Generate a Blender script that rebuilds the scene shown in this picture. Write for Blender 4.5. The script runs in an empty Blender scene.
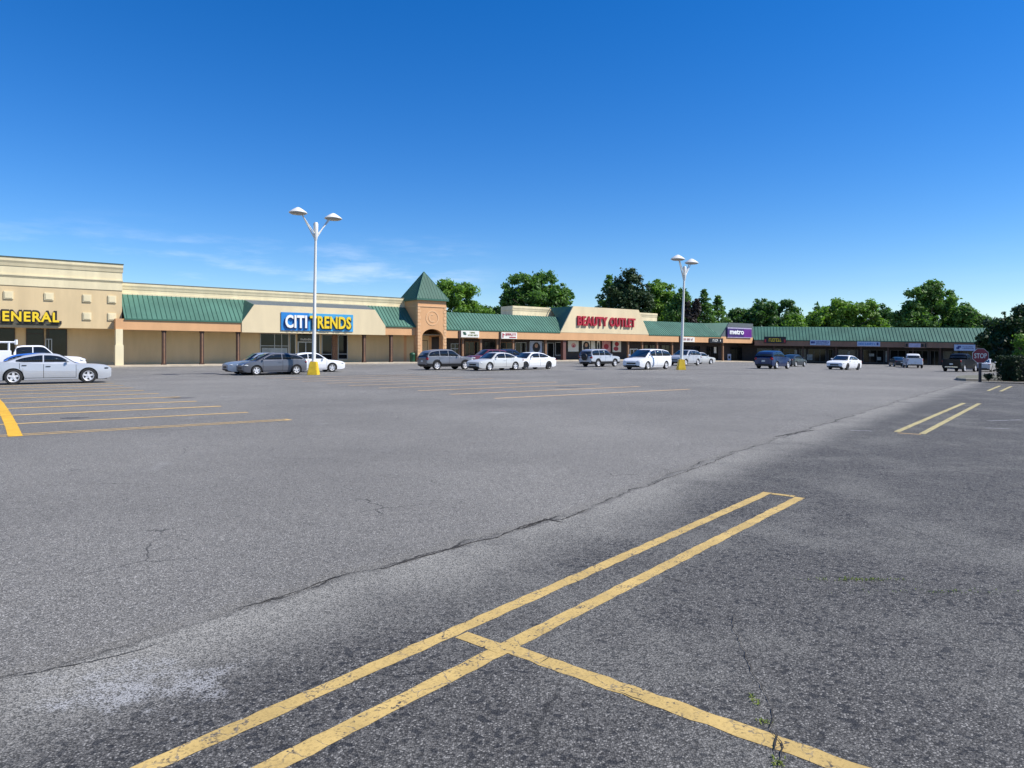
import bpy, bmesh, math, random
import numpy as np
from mathutils import Vector, Matrix

random.seed(7)
SC = bpy.context.scene
COL = SC.collection
F, HZ, CZ = 700.0, 355.0, 1.65
R = math.radians

# ------------------------------------------------------------------ terrain
def softplus(x, k=4.0):
    t = x / k
    return k * math.log1p(math.exp(t)) if t < 30 else x

def gz(x, y):
    ye = y if y < 150 else 150 + 20 * (1 - math.exp(-(y - 150) / 60.0))
    ye = max(ye, -30)
    xe = min(x, 100)
    return 0.00714 * ye - 1.2 * math.tanh(0.025 * softplus(xe - 22))

def ground_at(px, py):
    Y = 20.0
    for _ in range(60):
        X = (px - 512) / F * Y
        z = gz(X, Y)
        Yn = F * (CZ - z) / max(py - HZ, 0.5)
        Y = 0.5 * Y + 0.5 * Yn
    return (px - 512) / F * Y, Y

def ground_px(px, Y):
    return (px - 512) / F * Y, Y

# ------------------------------------------------------------------ materials
MATS = {}
def nodes_of(name):
    m = bpy.data.materials.new(name)
    m.use_nodes = True
    nt = m.node_tree
    b = nt.nodes['Principled BSDF']
    return m, nt, b

def N(nt, typ, **kw):
    n = nt.nodes.new(typ)
    for k, v in kw.items():
        if k in n.inputs.keys() if hasattr(n.inputs, 'keys') else False:
            n.inputs[k].default_value = v
        else:
            setattr(n, k, v)
    return n

def mixc(nt, fac, a, b, blend='MIX'):
    n = nt.nodes.new('ShaderNodeMix'); n.data_type = 'RGBA'; n.blend_type = blend
    for key, val in ((0, fac), (6, a), (7, b)):
        if hasattr(val, 'is_output'):
            nt.links.new(val, n.inputs[key])
        else:
            n.inputs[key].default_value = val if key == 0 else ((*val, 1) if len(val) == 3 else val)
    return n.outputs[2]

def math_n(nt, op, a, b=None, clamp=False):
    n = nt.nodes.new('ShaderNodeMath'); n.operation = op; n.use_clamp = clamp
    for i, v in enumerate((a, b)):
        if v is None: continue
        if hasattr(v, 'is_output'): nt.links.new(v, n.inputs[i])
        else: n.inputs[i].default_value = v
    return n.outputs[0]

def ramp(nt, val, lo, hi, a=0.0, b=1.0):
    n = nt.nodes.new('ShaderNodeMapRange'); n.clamp = True
    n.interpolation_type = 'SMOOTHSTEP'
    nt.links.new(val, n.inputs[0])
    n.inputs[1].default_value = lo; n.inputs[2].default_value = hi
    n.inputs[3].default_value = a; n.inputs[4].default_value = b
    return n.outputs[0]

def noise(nt, vec, scale, detail=3, rough=0.55, dims='3D'):
    n = nt.nodes.new('ShaderNodeTexNoise'); n.noise_dimensions = dims
    n.inputs['Scale'].default_value = scale; n.inputs['Detail'].default_value = detail
    n.inputs['Roughness'].default_value = rough
    if vec is not None: nt.links.new(vec, n.inputs['Vector'])
    return n.outputs['Fac']

def scaled(nt, vec, s, off=(0, 0, 0)):
    n = nt.nodes.new('ShaderNodeMapping')
    n.inputs['Scale'].default_value = s; n.inputs['Location'].default_value = off
    nt.links.new(vec, n.inputs['Vector'])
    return n.outputs[0]

def mat(name, col, rough=0.6, metal=0.0, vary=0.12, scale=1.5, coat=0.0, spec=0.5, streak=False, bump=0.0):
    """painted / plain surface with slight real colour unevenness"""
    if name in MATS: return MATS[name]
    m, nt, b = nodes_of(name)
    g = nt.nodes.new('ShaderNodeNewGeometry').outputs['Position']
    v = scaled(nt, g, (1, 1, 0.22)) if streak else g
    f = noise(nt, v, scale, 5, 0.6)
    dark = tuple(c * (1 - vary) for c in col); lite = tuple(min(1, c * (1 + vary)) for c in col)
    c = mixc(nt, ramp(nt, f, 0.3, 0.7), dark, lite)
    nt.links.new(c, b.inputs['Base Color'])
    b.inputs['Roughness'].default_value = rough; b.inputs['Metallic'].default_value = metal
    b.inputs['Specular IOR Level'].default_value = spec
    b.inputs['Coat Weight'].default_value = coat; b.inputs['Coat Roughness'].default_value = 0.04
    if bump:
        bn = nt.nodes.new('ShaderNodeBump'); bn.inputs['Strength'].default_value = bump
        bn.inputs['Distance'].default_value = 0.02
        nt.links.new(noise(nt, g, 25, 3), bn.inputs['Height']); nt.links.new(bn.outputs[0], b.inputs['Normal'])
    MATS[name] = m
    return m

def asphalt_mat():
    m, nt, b = nodes_of('asphalt')
    g = nt.nodes.new('ShaderNodeNewGeometry').outputs['Position']
    at = nt.nodes.new('ShaderNodeAttribute'); at.attribute_name = 'edge_dist'
    d = at.outputs['Fac']
    # wobbling edge between the grey old mat (d<0) and the darker sealed one (d>0)
    wob = math_n(nt, 'SUBTRACT', noise(nt, g, 1.1, 6, 0.6), 0.5)
    dw = math_n(nt, 'ADD', d, math_n(nt, 'MULTIPLY', wob, 0.45))
    wob2 = math_n(nt, 'SUBTRACT', noise(nt, g, 5.0, 4, 0.7), 0.5)
    dw = math_n(nt, 'ADD', dw, math_n(nt, 'MULTIPLY', wob2, 0.10))
    zone = ramp(nt, dw, -0.03, 0.06)
    # aggregate
    vo = nt.nodes.new('ShaderNodeTexVoronoi'); vo.voronoi_dimensions = '2D'
    vo.inputs['Scale'].default_value = 115; nt.links.new(g, vo.inputs['Vector'])
    sep = nt.nodes.new('ShaderNodeSeparateColor'); nt.links.new(vo.outputs['Color'], sep.inputs[0])
    rnd, rnd2 = sep.outputs[0], sep.outputs[1]
    gap = ramp(nt, vo.outputs['Distance'], 0.25, 0.75, 1.12, 0.45)
    vo2 = nt.nodes.new('ShaderNodeTexVoronoi'); vo2.voronoi_dimensions = '2D'
    vo2.inputs['Scale'].default_value = 38; nt.links.new(g, vo2.inputs['Vector'])
    sep2 = nt.nodes.new('ShaderNodeSeparateColor'); nt.links.new(vo2.outputs['Color'], sep2.inputs[0])
    big = sep2.outputs[0]
    # light zone
    l_base = mixc(nt, rnd, (0.113, 0.1075, 0.097), (0.278, 0.265, 0.238))
    l_base = mixc(nt, ramp(nt, rnd2, 0.88, 0.94), l_base, (0.43, 0.41, 0.375))
    l_base = mixc(nt, math_n(nt, 'MULTIPLY', ramp(nt, big, 0.90, 0.95), 0.40), l_base, (0.06, 0.06, 0.06))
    # dark zone
    d_base = mixc(nt, rnd, (0.030, 0.029, 0.0275), (0.138, 0.132, 0.122))
    d_base = mixc(nt, ramp(nt, rnd2, 0.88, 0.95), d_base, (0.25, 0.24, 0.22))
    d_base = mixc(nt, math_n(nt, 'MULTIPLY', ramp(nt, big, 0.85, 0.90), 0.8), d_base, (0.022, 0.023, 0.026))
    # broad wear patches of the dark zone: pale ravelled areas
    p1 = ramp(nt, noise(nt, scaled(nt, g, (0.62, 0.62, 0), (3.1, 1.7, 0)), 1.0, 7, 0.70), 0.44, 0.66)
    worn = mixc(nt, rnd, (0.085, 0.083, 0.075), (0.34, 0.328, 0.29))
    d_base = mixc(nt, math_n(nt, 'MULTIPLY', p1, 0.40), d_base, worn)
    # dusty band along the joint
    band = math_n(nt, 'MULTIPLY', ramp(nt, dw, 0.0, 0.08), ramp(nt, dw, 0.15, 1.15, 1, 0))
    band = math_n(nt, 'MULTIPLY', band, ramp(nt, noise(nt, g, 0.7, 5, 0.62), 0.22, 0.58, 0.25, 1.0))
    d_base = mixc(nt, math_n(nt, 'MULTIPLY', band, 0.80), d_base, mixc(nt, rnd, (0.135, 0.131, 0.117), (0.43, 0.41, 0.36)))
    # white chalky spill close to the camera, lower left
    pos = nt.nodes.new('ShaderNodeSeparateXYZ'); nt.links.new(g, pos.inputs[0])
    vm = nt.nodes.new('ShaderNodeVectorMath'); vm.operation = 'DISTANCE'
    nt.links.new(scaled(nt, g, (0.9, 1.5, 0)), vm.inputs[0]); vm.inputs[1].default_value = (-1.80 * 0.9, 3.44 * 1.5, 0)
    sp = ramp(nt, math_n(nt, 'ADD', vm.outputs['Value'], math_n(nt, 'MULTIPLY', wob2, 1.6)), 0.0, 0.55, 1, 0)
    sp = math_n(nt, 'MULTIPLY', sp, ramp(nt, math_n(nt, 'ADD', rnd, math_n(nt, 'MULTIPLY', sp, 0.5)), 0.55, 0.9))
    d_base = mixc(nt, math_n(nt, 'MULTIPLY', sp, 0.55), d_base, (0.42, 0.42, 0.42))
    # light zone: broad mottling, tracks and oil
    p2 = noise(nt, scaled(nt, g, (0.10, 0.10, 0)), 1.0, 6, 0.65)
    l_base = mixc(nt, 1.0, l_base, mixc(nt, ramp(nt, p2, 0.3, 0.7), (0.80, 0.80, 0.80), (1.15, 1.15, 1.14)), 'MULTIPLY')
    p3 = ramp(nt, noise(nt, g, 0.85, 6, 0.7), 0.60, 0.74)
    l_base = mixc(nt, math_n(nt, 'MULTIPLY', p3, 0.55), l_base, (0.31, 0.30, 0.28))
    p4 = ramp(nt, noise(nt, scaled(nt, g, (1, 1, 0), (9, 4, 0)), 0.9, 5, 0.6), 0.66, 0.76)
    l_base = mixc(nt, math_n(nt, 'MULTIPLY', p4, 0.45), l_base, (0.06, 0.058, 0.056))
    base = mixc(nt, zone, l_base, d_base)
    # raised dirt lip and the crack that follows the joint
    lip = ramp(nt, math_n(nt, 'ABSOLUTE', math_n(nt, 'ADD', dw, 0.05)), 0.02, 0.14, 1, 0)
    base = mixc(nt, math_n(nt, 'MULTIPLY', lip, 0.35), base, mixc(nt, rnd, (0.10, 0.092, 0.075), (0.27, 0.255, 0.22)))
    ck = ramp(nt, math_n(nt, 'ABSOLUTE', dw), 0.006, 0.018, 1, 0)
    ck = math_n(nt, 'MULTIPLY', ck, ramp(nt, noise(nt, g, 2.3, 3, 0.6), 0.40, 0.58))
    base = mixc(nt, math_n(nt, 'MULTIPLY', ck, 0.9), base, (0.02, 0.018, 0.015))
    # fine map cracking
    vc = nt.nodes.new('ShaderNodeTexVoronoi'); vc.feature = 'DISTANCE_TO_EDGE'; vc.voronoi_dimensions = '2D'
    vc.inputs['Scale'].default_value = 0.75
    wv = nt.nodes.new('ShaderNodeVectorMath'); wv.operation = 'ADD'
    nz = nt.nodes.new('ShaderNodeTexNoise'); nz.inputs['Scale'].default_value = 3.0; nz.inputs['Detail'].default_value = 4
    nt.links.new(g, nz.inputs['Vector'])
    sc_ = nt.nodes.new('ShaderNodeVectorMath'); sc_.operation = 'SCALE'; sc_.inputs['Scale'].default_value = 0.35
    nt.links.new(nz.outputs['Color'], sc_.inputs[0])
    nt.links.new(g, wv.inputs[0]); nt.links.new(sc_.outputs[0], wv.inputs[1]); nt.links.new(wv.outputs[0], vc.inputs['Vector'])
    cr = ramp(nt, vc.outputs['Distance'], 0.003, 0.010, 1, 0)
    cr = math_n(nt, 'MULTIPLY', cr, ramp(nt, noise(nt, scaled(nt, g, (1, 1, 0), (2, 8, 0)), 0.5, 3), 0.54, 0.66))
    base = mixc(nt, math_n(nt, 'MULTIPLY', cr, 0.65), base, (0.018, 0.018, 0.018))
    base = mixc(nt, 1.0, base, gap, 'MULTIPLY')
    # grass verge far behind the buildings
    far = ramp(nt, pos.outputs['Y'], 158, 160)
    base = mixc(nt, far, base, mixc(nt, noise(nt, g, 0.4, 4), (0.035, 0.06, 0.015), (0.08, 0.10, 0.03)))
    nt.links.new(base, b.inputs['Base Color'])
    b.inputs['Roughness'].default_value = 0.85; b.inputs['Specular IOR Level'].default_value = 0.3
    bn = nt.nodes.new('ShaderNodeBump'); bn.inputs['Strength'].default_value = 0.55; bn.inputs['Distance'].default_value = 0.006
    h = math_n(nt, 'SUBTRACT', rnd, math_n(nt, 'MULTIPLY', vo.outputs['Distance'], 0.8))
    nt.links.new(h, bn.inputs['Height']); nt.links.new(bn.outputs[0], b.inputs['Normal'])
    return m

def paint_mat(name, col, wear=0.45, fade=0.0):
    m, nt, b = nodes_of(name)
    g = nt.nodes.new('ShaderNodeNewGeometry').outputs['Position']
    vo = nt.nodes.new('ShaderNodeTexVoronoi'); vo.voronoi_dimensions = '2D'
    vo.inputs['Scale'].default_value = 95; nt.links.new(g, vo.inputs['Vector'])
    sep = nt.nodes.new('ShaderNodeSeparateColor'); nt.links.new(vo.outputs['Color'], sep.inputs[0])
    rnd = sep.outputs[0]
    asp = mixc(nt, rnd, (0.04, 0.04, 0.044), (0.16, 0.155, 0.15))
    pc = mixc(nt, ramp(nt, noise(nt, g, 3.0, 5, 0.65), 0.3, 0.7), tuple(c * 0.82 for c in col), tuple(c * 1.08 for c in col))
    pc = mixc(nt, math_n(nt, 'MULTIPLY', ramp(nt, rnd, 0.0, 0.5, 1, 0), 0.50), pc, tuple(c * 0.6 for c in col))
    w = math_n(nt, 'ADD', noise(nt, g, 9, 6, 0.75), math_n(nt, 'MULTIPLY', rnd, 0.22))
    wf = ramp(nt, w, wear, wear + 0.13, 1, 0)
    vc = nt.nodes.new('ShaderNodeTexVoronoi'); vc.feature = 'DISTANCE_TO_EDGE'; vc.voronoi_dimensions = '2D'
    vc.inputs['Scale'].default_value = 5.5
    wv = nt.nodes.new('ShaderNodeVectorMath'); wv.operation = 'ADD'
    nz = nt.nodes.new('ShaderNodeTexNoise'); nz.inputs['Scale'].default_value = 14.0; nz.inputs['Detail'].default_value = 3
    nt.links.new(g, nz.inputs['Vector'])
    sc_ = nt.nodes.new('ShaderNodeVectorMath'); sc_.operation = 'SCALE'; sc_.inputs['Scale'].default_value = 0.12
    nt.links.new(nz.outputs['Color'], sc_.inputs[0])
    nt.links.new(g, wv.inputs[0]); nt.links.new(sc_.outputs[0], wv.inputs[1]); nt.links.new(wv.outputs[0], vc.inputs['Vector'])
    cr = ramp(nt, vc.outputs['Distance'], 0.008, 0.022, 1, 0)
    cr = math_n(nt, 'MULTIPLY', cr, ramp(nt, noise(nt, g, 2.0, 3), 0.38, 0.55))
    f = math_n(nt, 'MAXIMUM', wf, math_n(nt, 'MULTIPLY', cr, 0.75))
    if fade: f = math_n(nt, 'MAXIMUM', f, fade)
    nt.links.new(mixc(nt, f, pc, asp), b.inputs['Base Color'])
    b.inputs['Roughness'].default_value = 0.75; b.inputs['Specular IOR Level'].default_value = 0.3
    bn = nt.nodes.new('ShaderNodeBump'); bn.inputs['Strength'].default_value = 0.4; bn.inputs['Distance'].default_value = 0.004
    nt.links.new(rnd, bn.inputs['Height']); nt.links.new(bn.outputs[0], b.inputs['Normal'])
    return m

def leaf_mat(name, a, c, trans=0.25):
    if name in MATS: return MATS[name]
    m, nt, b = nodes_of(name)
    g = nt.nodes.new('ShaderNodeNewGeometry')
    f = noise(nt, g.outputs['Position'], 0.35, 3, 0.6)
    rn = g.outputs['Random Per Island']
    f = math_n(nt, 'ADD', math_n(nt, 'MULTIPLY', ramp(nt, f, 0.3, 0.7), 0.6), math_n(nt, 'MULTIPLY', rn, 0.4))
    col = mixc(nt, f, a, c)
    nt.links.new(col, b.inputs['Base Color'])
    b.inputs['Roughness'].default_value = 0.55; b.inputs['Specular IOR Level'].default_value = 0.35
    tr = nt.nodes.new('ShaderNodeBsdfTranslucent')
    nt.links.new(mixc(nt, 1.0, col, (1.3, 1.5, 0.5), 'MULTIPLY'), tr.inputs['Color'])
    ms = nt.nodes.new('ShaderNodeMixShader'); ms.inputs[0].default_value = trans
    nt.links.new(b.outputs[0], ms.inputs[1]); nt.links.new(tr.outputs[0], ms.inputs[2])
    nt.links.new(ms.outputs[0], nt.nodes['Material Output'].inputs['Surface'])
    MATS[name] = m
    return m

# surfaces of the place
M_CREAM = mat('cream_stucco', (0.70, 0.605, 0.385), 0.85, vary=0.09, scale=0.8, streak=True)
M_TAN = mat('tan_stucco', (0.61, 0.465, 0.262), 0.9, vary=0.08, scale=0.6, streak=True)
M_ORANGE = mat('apricot_stucco', (0.62, 0.345, 0.165), 0.85, vary=0.06, scale=0.7, streak=True)
M_ORANGE2 = mat('apricot_trim', (0.66, 0.40, 0.21), 0.85, vary=0.05)
M_BROWN = mat('shaded_fascia_brown', (0.25, 0.145, 0.095), 0.8, vary=0.10, scale=0.7, streak=True)  # apricot fascia browned, the wing's shade painted into its colour
M_PANEL = mat('cream_sign_panel', (0.68, 0.56, 0.35), 0.8, vary=0.06, scale=0.6, streak=True)
M_ROOF = mat('green_metal_roof', (0.066, 0.158, 0.116), 0.60, vary=0.16, scale=0.35, spec=0.25)
M_RIB = mat('green_roof_seam', (0.048, 0.135, 0.096), 0.60, vary=0.05, spec=0.25)
M_GREYROOF = mat('grey_shingle', (0.10, 0.12, 0.125), 0.85, vary=0.12, scale=3)
M_WOOD = mat('dark_brown_wood', (0.060, 0.028, 0.018), 0.7, vary=0.25, scale=4)
M_WOOD2 = mat('warm_brown_post', (0.24, 0.135, 0.075), 0.75, vary=0.15, scale=4)
M_DARK = mat('dark_storefront', (0.035, 0.026, 0.024), 0.7, vary=0.2, scale=2)
M_GLASS = mat('dark_glass', (0.010, 0.011, 0.012), 0.07, vary=0.3, scale=0.7, spec=0.28)
M_REFLECT = mat('pale_reflection_glass', (0.30, 0.33, 0.33), 0.25, vary=0.2, scale=1.2)
M_FRAME = mat('aluminium_frame', (0.42, 0.42, 0.40), 0.4, metal=0.3, vary=0.05)
M_CONC = mat('pale_concrete', (0.50, 0.42, 0.31), 0.9, vary=0.12, scale=1.0)
M_SOFFIT = mat('soffit', (0.35, 0.27, 0.18), 0.9, vary=0.05)
M_MEMB = mat('roof_membrane', (0.30, 0.30, 0.29), 0.9, vary=0.1)
M_BLACK = mat('black_plastic', (0.012, 0.012, 0.013), 0.5, vary=0.1)
M_TYRE = mat('tyre_rubber', (0.018, 0.018, 0.018), 0.85, vary=0.15)
M_RIM = mat('alloy_rim', (0.66, 0.66, 0.67), 0.4, metal=0.2, vary=0.05)
M_RIMB = mat('dark_rim', (0.05, 0.05, 0.055), 0.35, metal=0.5, vary=0.05)
M_CGLASS = mat('car_glass', (0.010, 0.013, 0.017), 0.04, vary=0.1)
M_LAMP = mat('headlamp_glass', (0.55, 0.57, 0.58), 0.12, vary=0.2, scale=9)
M_TAIL = mat('tail_lamp_red', (0.32, 0.012, 0.012), 0.15, vary=0.1)
M_CHROME = mat('chrome', (0.6, 0.6, 0.62), 0.15, metal=1.0, vary=0.02)
M_WHITE = mat('white_paint', (0.80, 0.80, 0.78), 0.5, vary=0.03)
M_POLE = mat('pole_white_paint', (0.70, 0.69, 0.64), 0.45, vary=0.06, scale=2, streak=True)
M_YBASE = mat('yellow_base_paint', (0.72, 0.47, 0.02), 0.6, vary=0.12, scale=4)
M_LENS = mat('lamp_lens', (0.30, 0.29, 0.26), 0.3, vary=0.1)
M_YELLOW = mat('sign_yellow', (0.80, 0.56, 0.02), 0.4, vary=0.03)
M_RED = mat('sign_red', (0.40, 0.018, 0.035), 0.4, vary=0.05)
M_BLUE = mat('sign_blue', (0.02, 0.20, 0.52), 0.4, vary=0.05)
M_LBLUE = mat('sign_light_blue', (0.06, 0.33, 0.60), 0.4, vary=0.05)
M_PALE = mat('sign_pale_blue', (0.42, 0.50, 0.66), 0.4, vary=0.06)
M_SIGNW = mat('sign_white', (0.76, 0.74, 0.66), 0.4, vary=0.04)
M_NAVY = mat('sign_navy', (0.03, 0.05, 0.20), 0.4, vary=0.05)
M_PURPLE = mat('sign_purple', (0.055, 0.025, 0.13), 0.35, vary=0.1)
M_MAGENTA = mat('sign_magenta', (0.14, 0.022, 0.22), 0.35, vary=0.1)
M_OLIVE = mat('olive_text', (0.25, 0.27, 0.10), 0.5, vary=0.1)
M_PINK = mat('poster_pink', (0.62, 0.30, 0.30), 0.5, vary=0.25, scale=2)
M_SKIN = mat('poster_tan', (0.50, 0.30, 0.20), 0.5, vary=0.1)
M_GREENBIN = mat('dark_green_plastic', (0.010, 0.075, 0.035), 0.5, vary=0.1)
M_STOP = mat('stop_red', (0.25, 0.016, 0.03), 0.4, vary=0.08, scale=3)
M_POST = mat('weathered_post', (0.10, 0.07, 0.06), 0.8, vary=0.15, scale=6)
M_BARK = mat('bark', (0.075, 0.055, 0.04), 0.9, vary=0.3, scale=3, streak=True)
M_GRAVEL = mat('island_gravel', (0.13, 0.125, 0.085), 0.95, vary=0.45, scale=9, bump=0.6)
M_KERB = mat('kerb_concrete', (0.24, 0.225, 0.19), 0.9, vary=0.15, scale=3)
M_CRACK = mat('open_crack', (0.028, 0.024, 0.020), 1.0, vary=0.2, scale=20)
M_ASPH = asphalt_mat()
M_LINE = paint_mat('yellow_line_paint', (0.52, 0.365, 0.13), 0.385)
M_LINEF = paint_mat('fresh_yellow_paint', (0.78, 0.44, 0.035), 0.25)
M_LINEO = paint_mat('old_yellow_paint', (0.68, 0.45, 0.17), 0.40, 0.06)
M_LINEY = paint_mat('pale_yellow_paint', (0.50, 0.42, 0.19), 0.42, 0.10)
M_LINEP = paint_mat('faded_orange_paint', (0.66, 0.46, 0.26), 0.42, 0.12)
M_WEED = leaf_mat('weed_leaf', (0.10, 0.16, 0.02), (0.28, 0.32, 0.05), 0.3)

# ------------------------------------------------------------------ mesh builder
class MB:
    def __init__(s): s.v = []; s.f = []; s.m = []
    def poly(s, pts, m=0):
        i = len(s.v); s.v += [tuple(p) for p in pts]; s.f.append(tuple(range(i, i + len(pts)))); s.m.append(m); return s
    def box(s, x0, x1, y0, y1, z0, z1, m=0):
        i = len(s.v)
        s.v += [(x0, y0, z0), (x1, y0, z0), (x1, y1, z0), (x0, y1, z0), (x0, y0, z1), (x1, y0, z1), (x1, y1, z1), (x0, y1, z1)]
        for q in ((3, 2, 1, 0), (4, 5, 6, 7), (0, 1, 5, 4), (1, 2, 6, 5), (2, 3, 7, 6), (3, 0, 4, 7)):
            s.f.append(tuple(i + k for k in q)); s.m.append(m)
        return s
    def prism(s, prof, x0, x1, m=0):
        """profile of (y,z) points extruded along x"""
        n = len(prof); i = len(s.v)
        s.v += [(x0, y, z) for y, z in prof] + [(x1, y, z) for y, z in prof]
        s.f.append(tuple(i + k for k in range(n))); s.m.append(m)
        s.f.append(tuple(i + n + k for k in range(n - 1, -1, -1))); s.m.append(m)
        for k in range(n):
            k2 = (k + 1) % n
            s.f.append((i + k, i + n + k, i + n + k2, i + k2)); s.m.append(m)
        return s
    def slab(s, pts, off, m=0):
        """planar polygon given thickness by the offset vector"""
        n = len(pts); i = len(s.v)
        s.v += [tuple(p) for p in pts] + [tuple(p[k] + off[k] for k in range(3)) for p in pts]
        s.f.append(tuple(i + k for k in range(n))); s.m.append(m)
        s.f.append(tuple(i + n + k for k in range(n - 1, -1, -1))); s.m.append(m)
        for k in range(n):
            k2 = (k + 1) % n
            s.f.append((i + k, i + n + k, i + n + k2, i + k2)); s.m.append(m)
        return s
    def lathe(s, prof, n=20, c=(0, 0, 0), axis='z', m=0, a0=0.0, caps=True):
        i = len(s.v)
        for r, h in prof:
            for k in range(n):
                a = a0 + 2 * math.pi * k / n
                p = (r * math.cos(a), r * math.sin(a), h)
                if axis == 'y': p = (p[0], p[2], p[1])
                s.v.append((c[0] + p[0], c[1] + p[1], c[2] + p[2]))
        for j in range(len(prof) - 1):
            for k in range(n):
                k2 = (k + 1) % n
                s.f.append((i + j * n + k, i + j * n + k2, i + (j + 1) * n + k2, i + (j + 1) * n + k)); s.m.append(m)
        if caps:
            s.f.append(tuple(i + k for k in range(n - 1, -1, -1))); s.m.append(m)
            e = i + (len(prof) - 1) * n
            s.f.append(tuple(e + k for k in range(n))); s.m.append(m)
        return s
    def tube(s, p0, p1, r0, r1=None, n=8, m=0):
        r1 = r0 if r1 is None else r1
        p0, p1 = Vector(p0), Vector(p1); d = (p1 - p0).normalized()
        a = d.orthogonal().normalized(); b = d.cross(a)
        i = len(s.v)
        for p, r in ((p0, r0), (p1, r1)):
            for k in range(n):
                t = 2 * math.pi * k / n
                s.v.append(tuple(p + a * r * math.cos(t) + b * r * math.sin(t)))
        for k in range(n):
            k2 = (k + 1) % n
            s.f.append((i + k, i + k2, i + n + k2, i + n + k)); s.m.append(m)
        s.f.append(tuple(i + k for k in range(n - 1, -1, -1))); s.m.append(m)
        s.f.append(tuple(i + n + k for k in range(n))); s.m.append(m)
        return s
    def build(s, name, mats, parent=None, off=(0, 0, 0), shear=0.0, smooth=None, bevel=0.0, fix=True):
        me = bpy.data.meshes.new(name)
        vs = [(x + off[0], y + off[1], z + off[2] + shear * x) for x, y, z in s.v]
        me.from_pydata(vs, [], s.f)
        if not isinstance(mats, (list, tuple)): mats = [mats]
        for mm in mats: me.materials.append(mm)
        me.polygons.foreach_set('material_index', s.m)
        if fix:
            bm = bmesh.new(); bm.from_mesh(me)
            if bevel:
                bmesh.ops.bevel(bm, geom=list(bm.edges), offset=bevel, segments=2, affect='EDGES', clamp_overlap=True)
            bmesh.ops.recalc_face_normals(bm, faces=bm.faces)
            bm.to_mesh(me); bm.free()
        if smooth is not None:
            me.polygons.foreach_set('use_smooth', [True] * len(me.polygons))
            me.set_sharp_from_angle(angle=R(smooth))
        me.update()
        o = bpy.data.objects.new(name, me); COL.objects.link(o)
        if parent is not None: o.parent = parent
        return o

def tag(o, label=None, cat=None, group=None, kind=None):
    if label: o['label'] = label
    if cat: o['category'] = cat
    if group: o['group'] = group
    if kind: o['kind'] = kind
    return o

def thing(name, label, cat, loc=(0, 0, 0), rz=0.0, group=None):
    o = bpy.data.objects.new(name, None); COL.objects.link(o)
    o.empty_display_size = 0.3
    o.location = loc; o.rotation_euler = (0, 0, rz)
    return tag(o, label, cat, group)

def text_into(mb, txt, x0, x1, z0, z1, d, depth, m=0, bold=0.0, space=1.0):
    """letters as solid shapes, filling the rectangle x0..x1 by z0..z1, front face at y = d - depth"""
    cu = bpy.data.curves.new('lettering', 'FONT'); cu.body = txt; cu.size = 1.0
    cu.extrude = 0.05; cu.offset = bold; cu.space_character = space; cu.resolution_u = 3
    o = bpy.data.objects.new('lettering', cu); COL.objects.link(o)
    dg = bpy.context.evaluated_depsgraph_get(); dg.update()
    me = bpy.data.meshes.new_from_object(o.evaluated_get(dg))
    bpy.data.objects.remove(o); bpy.data.curves.remove(cu)
    n = len(me.vertices); co = np.empty(n * 3); me.vertices.foreach_get('co', co); co = co.reshape(-1, 3)
    lo, hi = co.min(0), co.max(0)
    i = len(mb.v)
    for c in co:
        t = (c - lo) / np.maximum(hi - lo, 1e-6)
        mb.v.append((float(x0 + t[0] * (x1 - x0)), float(d - t[2] * depth), float(z0 + t[1] * (z1 - z0))))
    for p in me.polygons:
        mb.f.append(tuple(i + k for k in p.vertices)); mb.m.append(m)
    bpy.data.meshes.remove(me)

# ------------------------------------------------------------------ ground
EDGE = [(-60, -30), (-12, -2.3), (-4.6, 2.2), (-2.56, 3.5), (-2.02, 4.1), (-1.3, 5.02), (-0.44, 5.92), (0.69, 7.13), (2.77, 10.3),
        (5.8, 14.1), (12.8, 23.1), (20, 32), (26.5, 40.5), (40, 45), (70, 47), (300, 48)]
def edge_dist(x, y):
    best = 1e9; sgn = 1
    for (ax, ay), (bx, by) in zip(EDGE[:-1], EDGE[1:]):
        dx, dy = bx - ax, by - ay
        t = max(0, min(1, ((x - ax) * dx + (y - ay) * dy) / (dx * dx + dy * dy)))
        qx, qy = ax + t * dx - x, ay + t * dy - y
        q = qx * qx + qy * qy
        if q < best:
            best = q; sgn = 1 if dx * (y - ay) - dy * (x - ax) < 0 else -1
    return sgn * math.sqrt(best)

def axis_lines(lo, hi, c, s0, grow):
    out = [c]; s = s0; x = c
    while x < hi:
        x += s; out.append(min(x, hi)); s = s * grow if x > c + 8 else s
    s = s0; x = c
    while x > lo:
        x -= s; out.append(max(x, lo)); s = s * grow if x < c - 4 else s
    return sorted(set(out))

def make_ground():
    xs = axis_lines(-1500, 1500, 0, 0.3, 1.05); ys = axis_lines(-120, 1800, 4, 0.3, 1.045)
    v = []; dist = []
    for y in ys:
        for x in xs:
            v.append((x, y, gz(x, y))); dist.append(edge_dist(x, y))
    nx = len(xs)
    f = [(j * nx + i, j * nx + i + 1, (j + 1) * nx + i + 1, (j + 1) * nx + i) for j in range(len(ys) - 1) for i in range(nx - 1)]
    me = bpy.data.meshes.new('parking_lot_ground'); me.from_pydata(v, [], f)
    a = me.attributes.new('edge_dist', 'FLOAT', 'POINT'); a.data.foreach_set('value', dist)
    me.materials.append(M_ASPH)
    me.polygons.foreach_set('use_smooth', [True] * len(me.polygons)); me.update()
    o = bpy.data.objects.new('ground', me); COL.objects.link(o)
    return tag(o, kind='structure')
make_ground()

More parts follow.
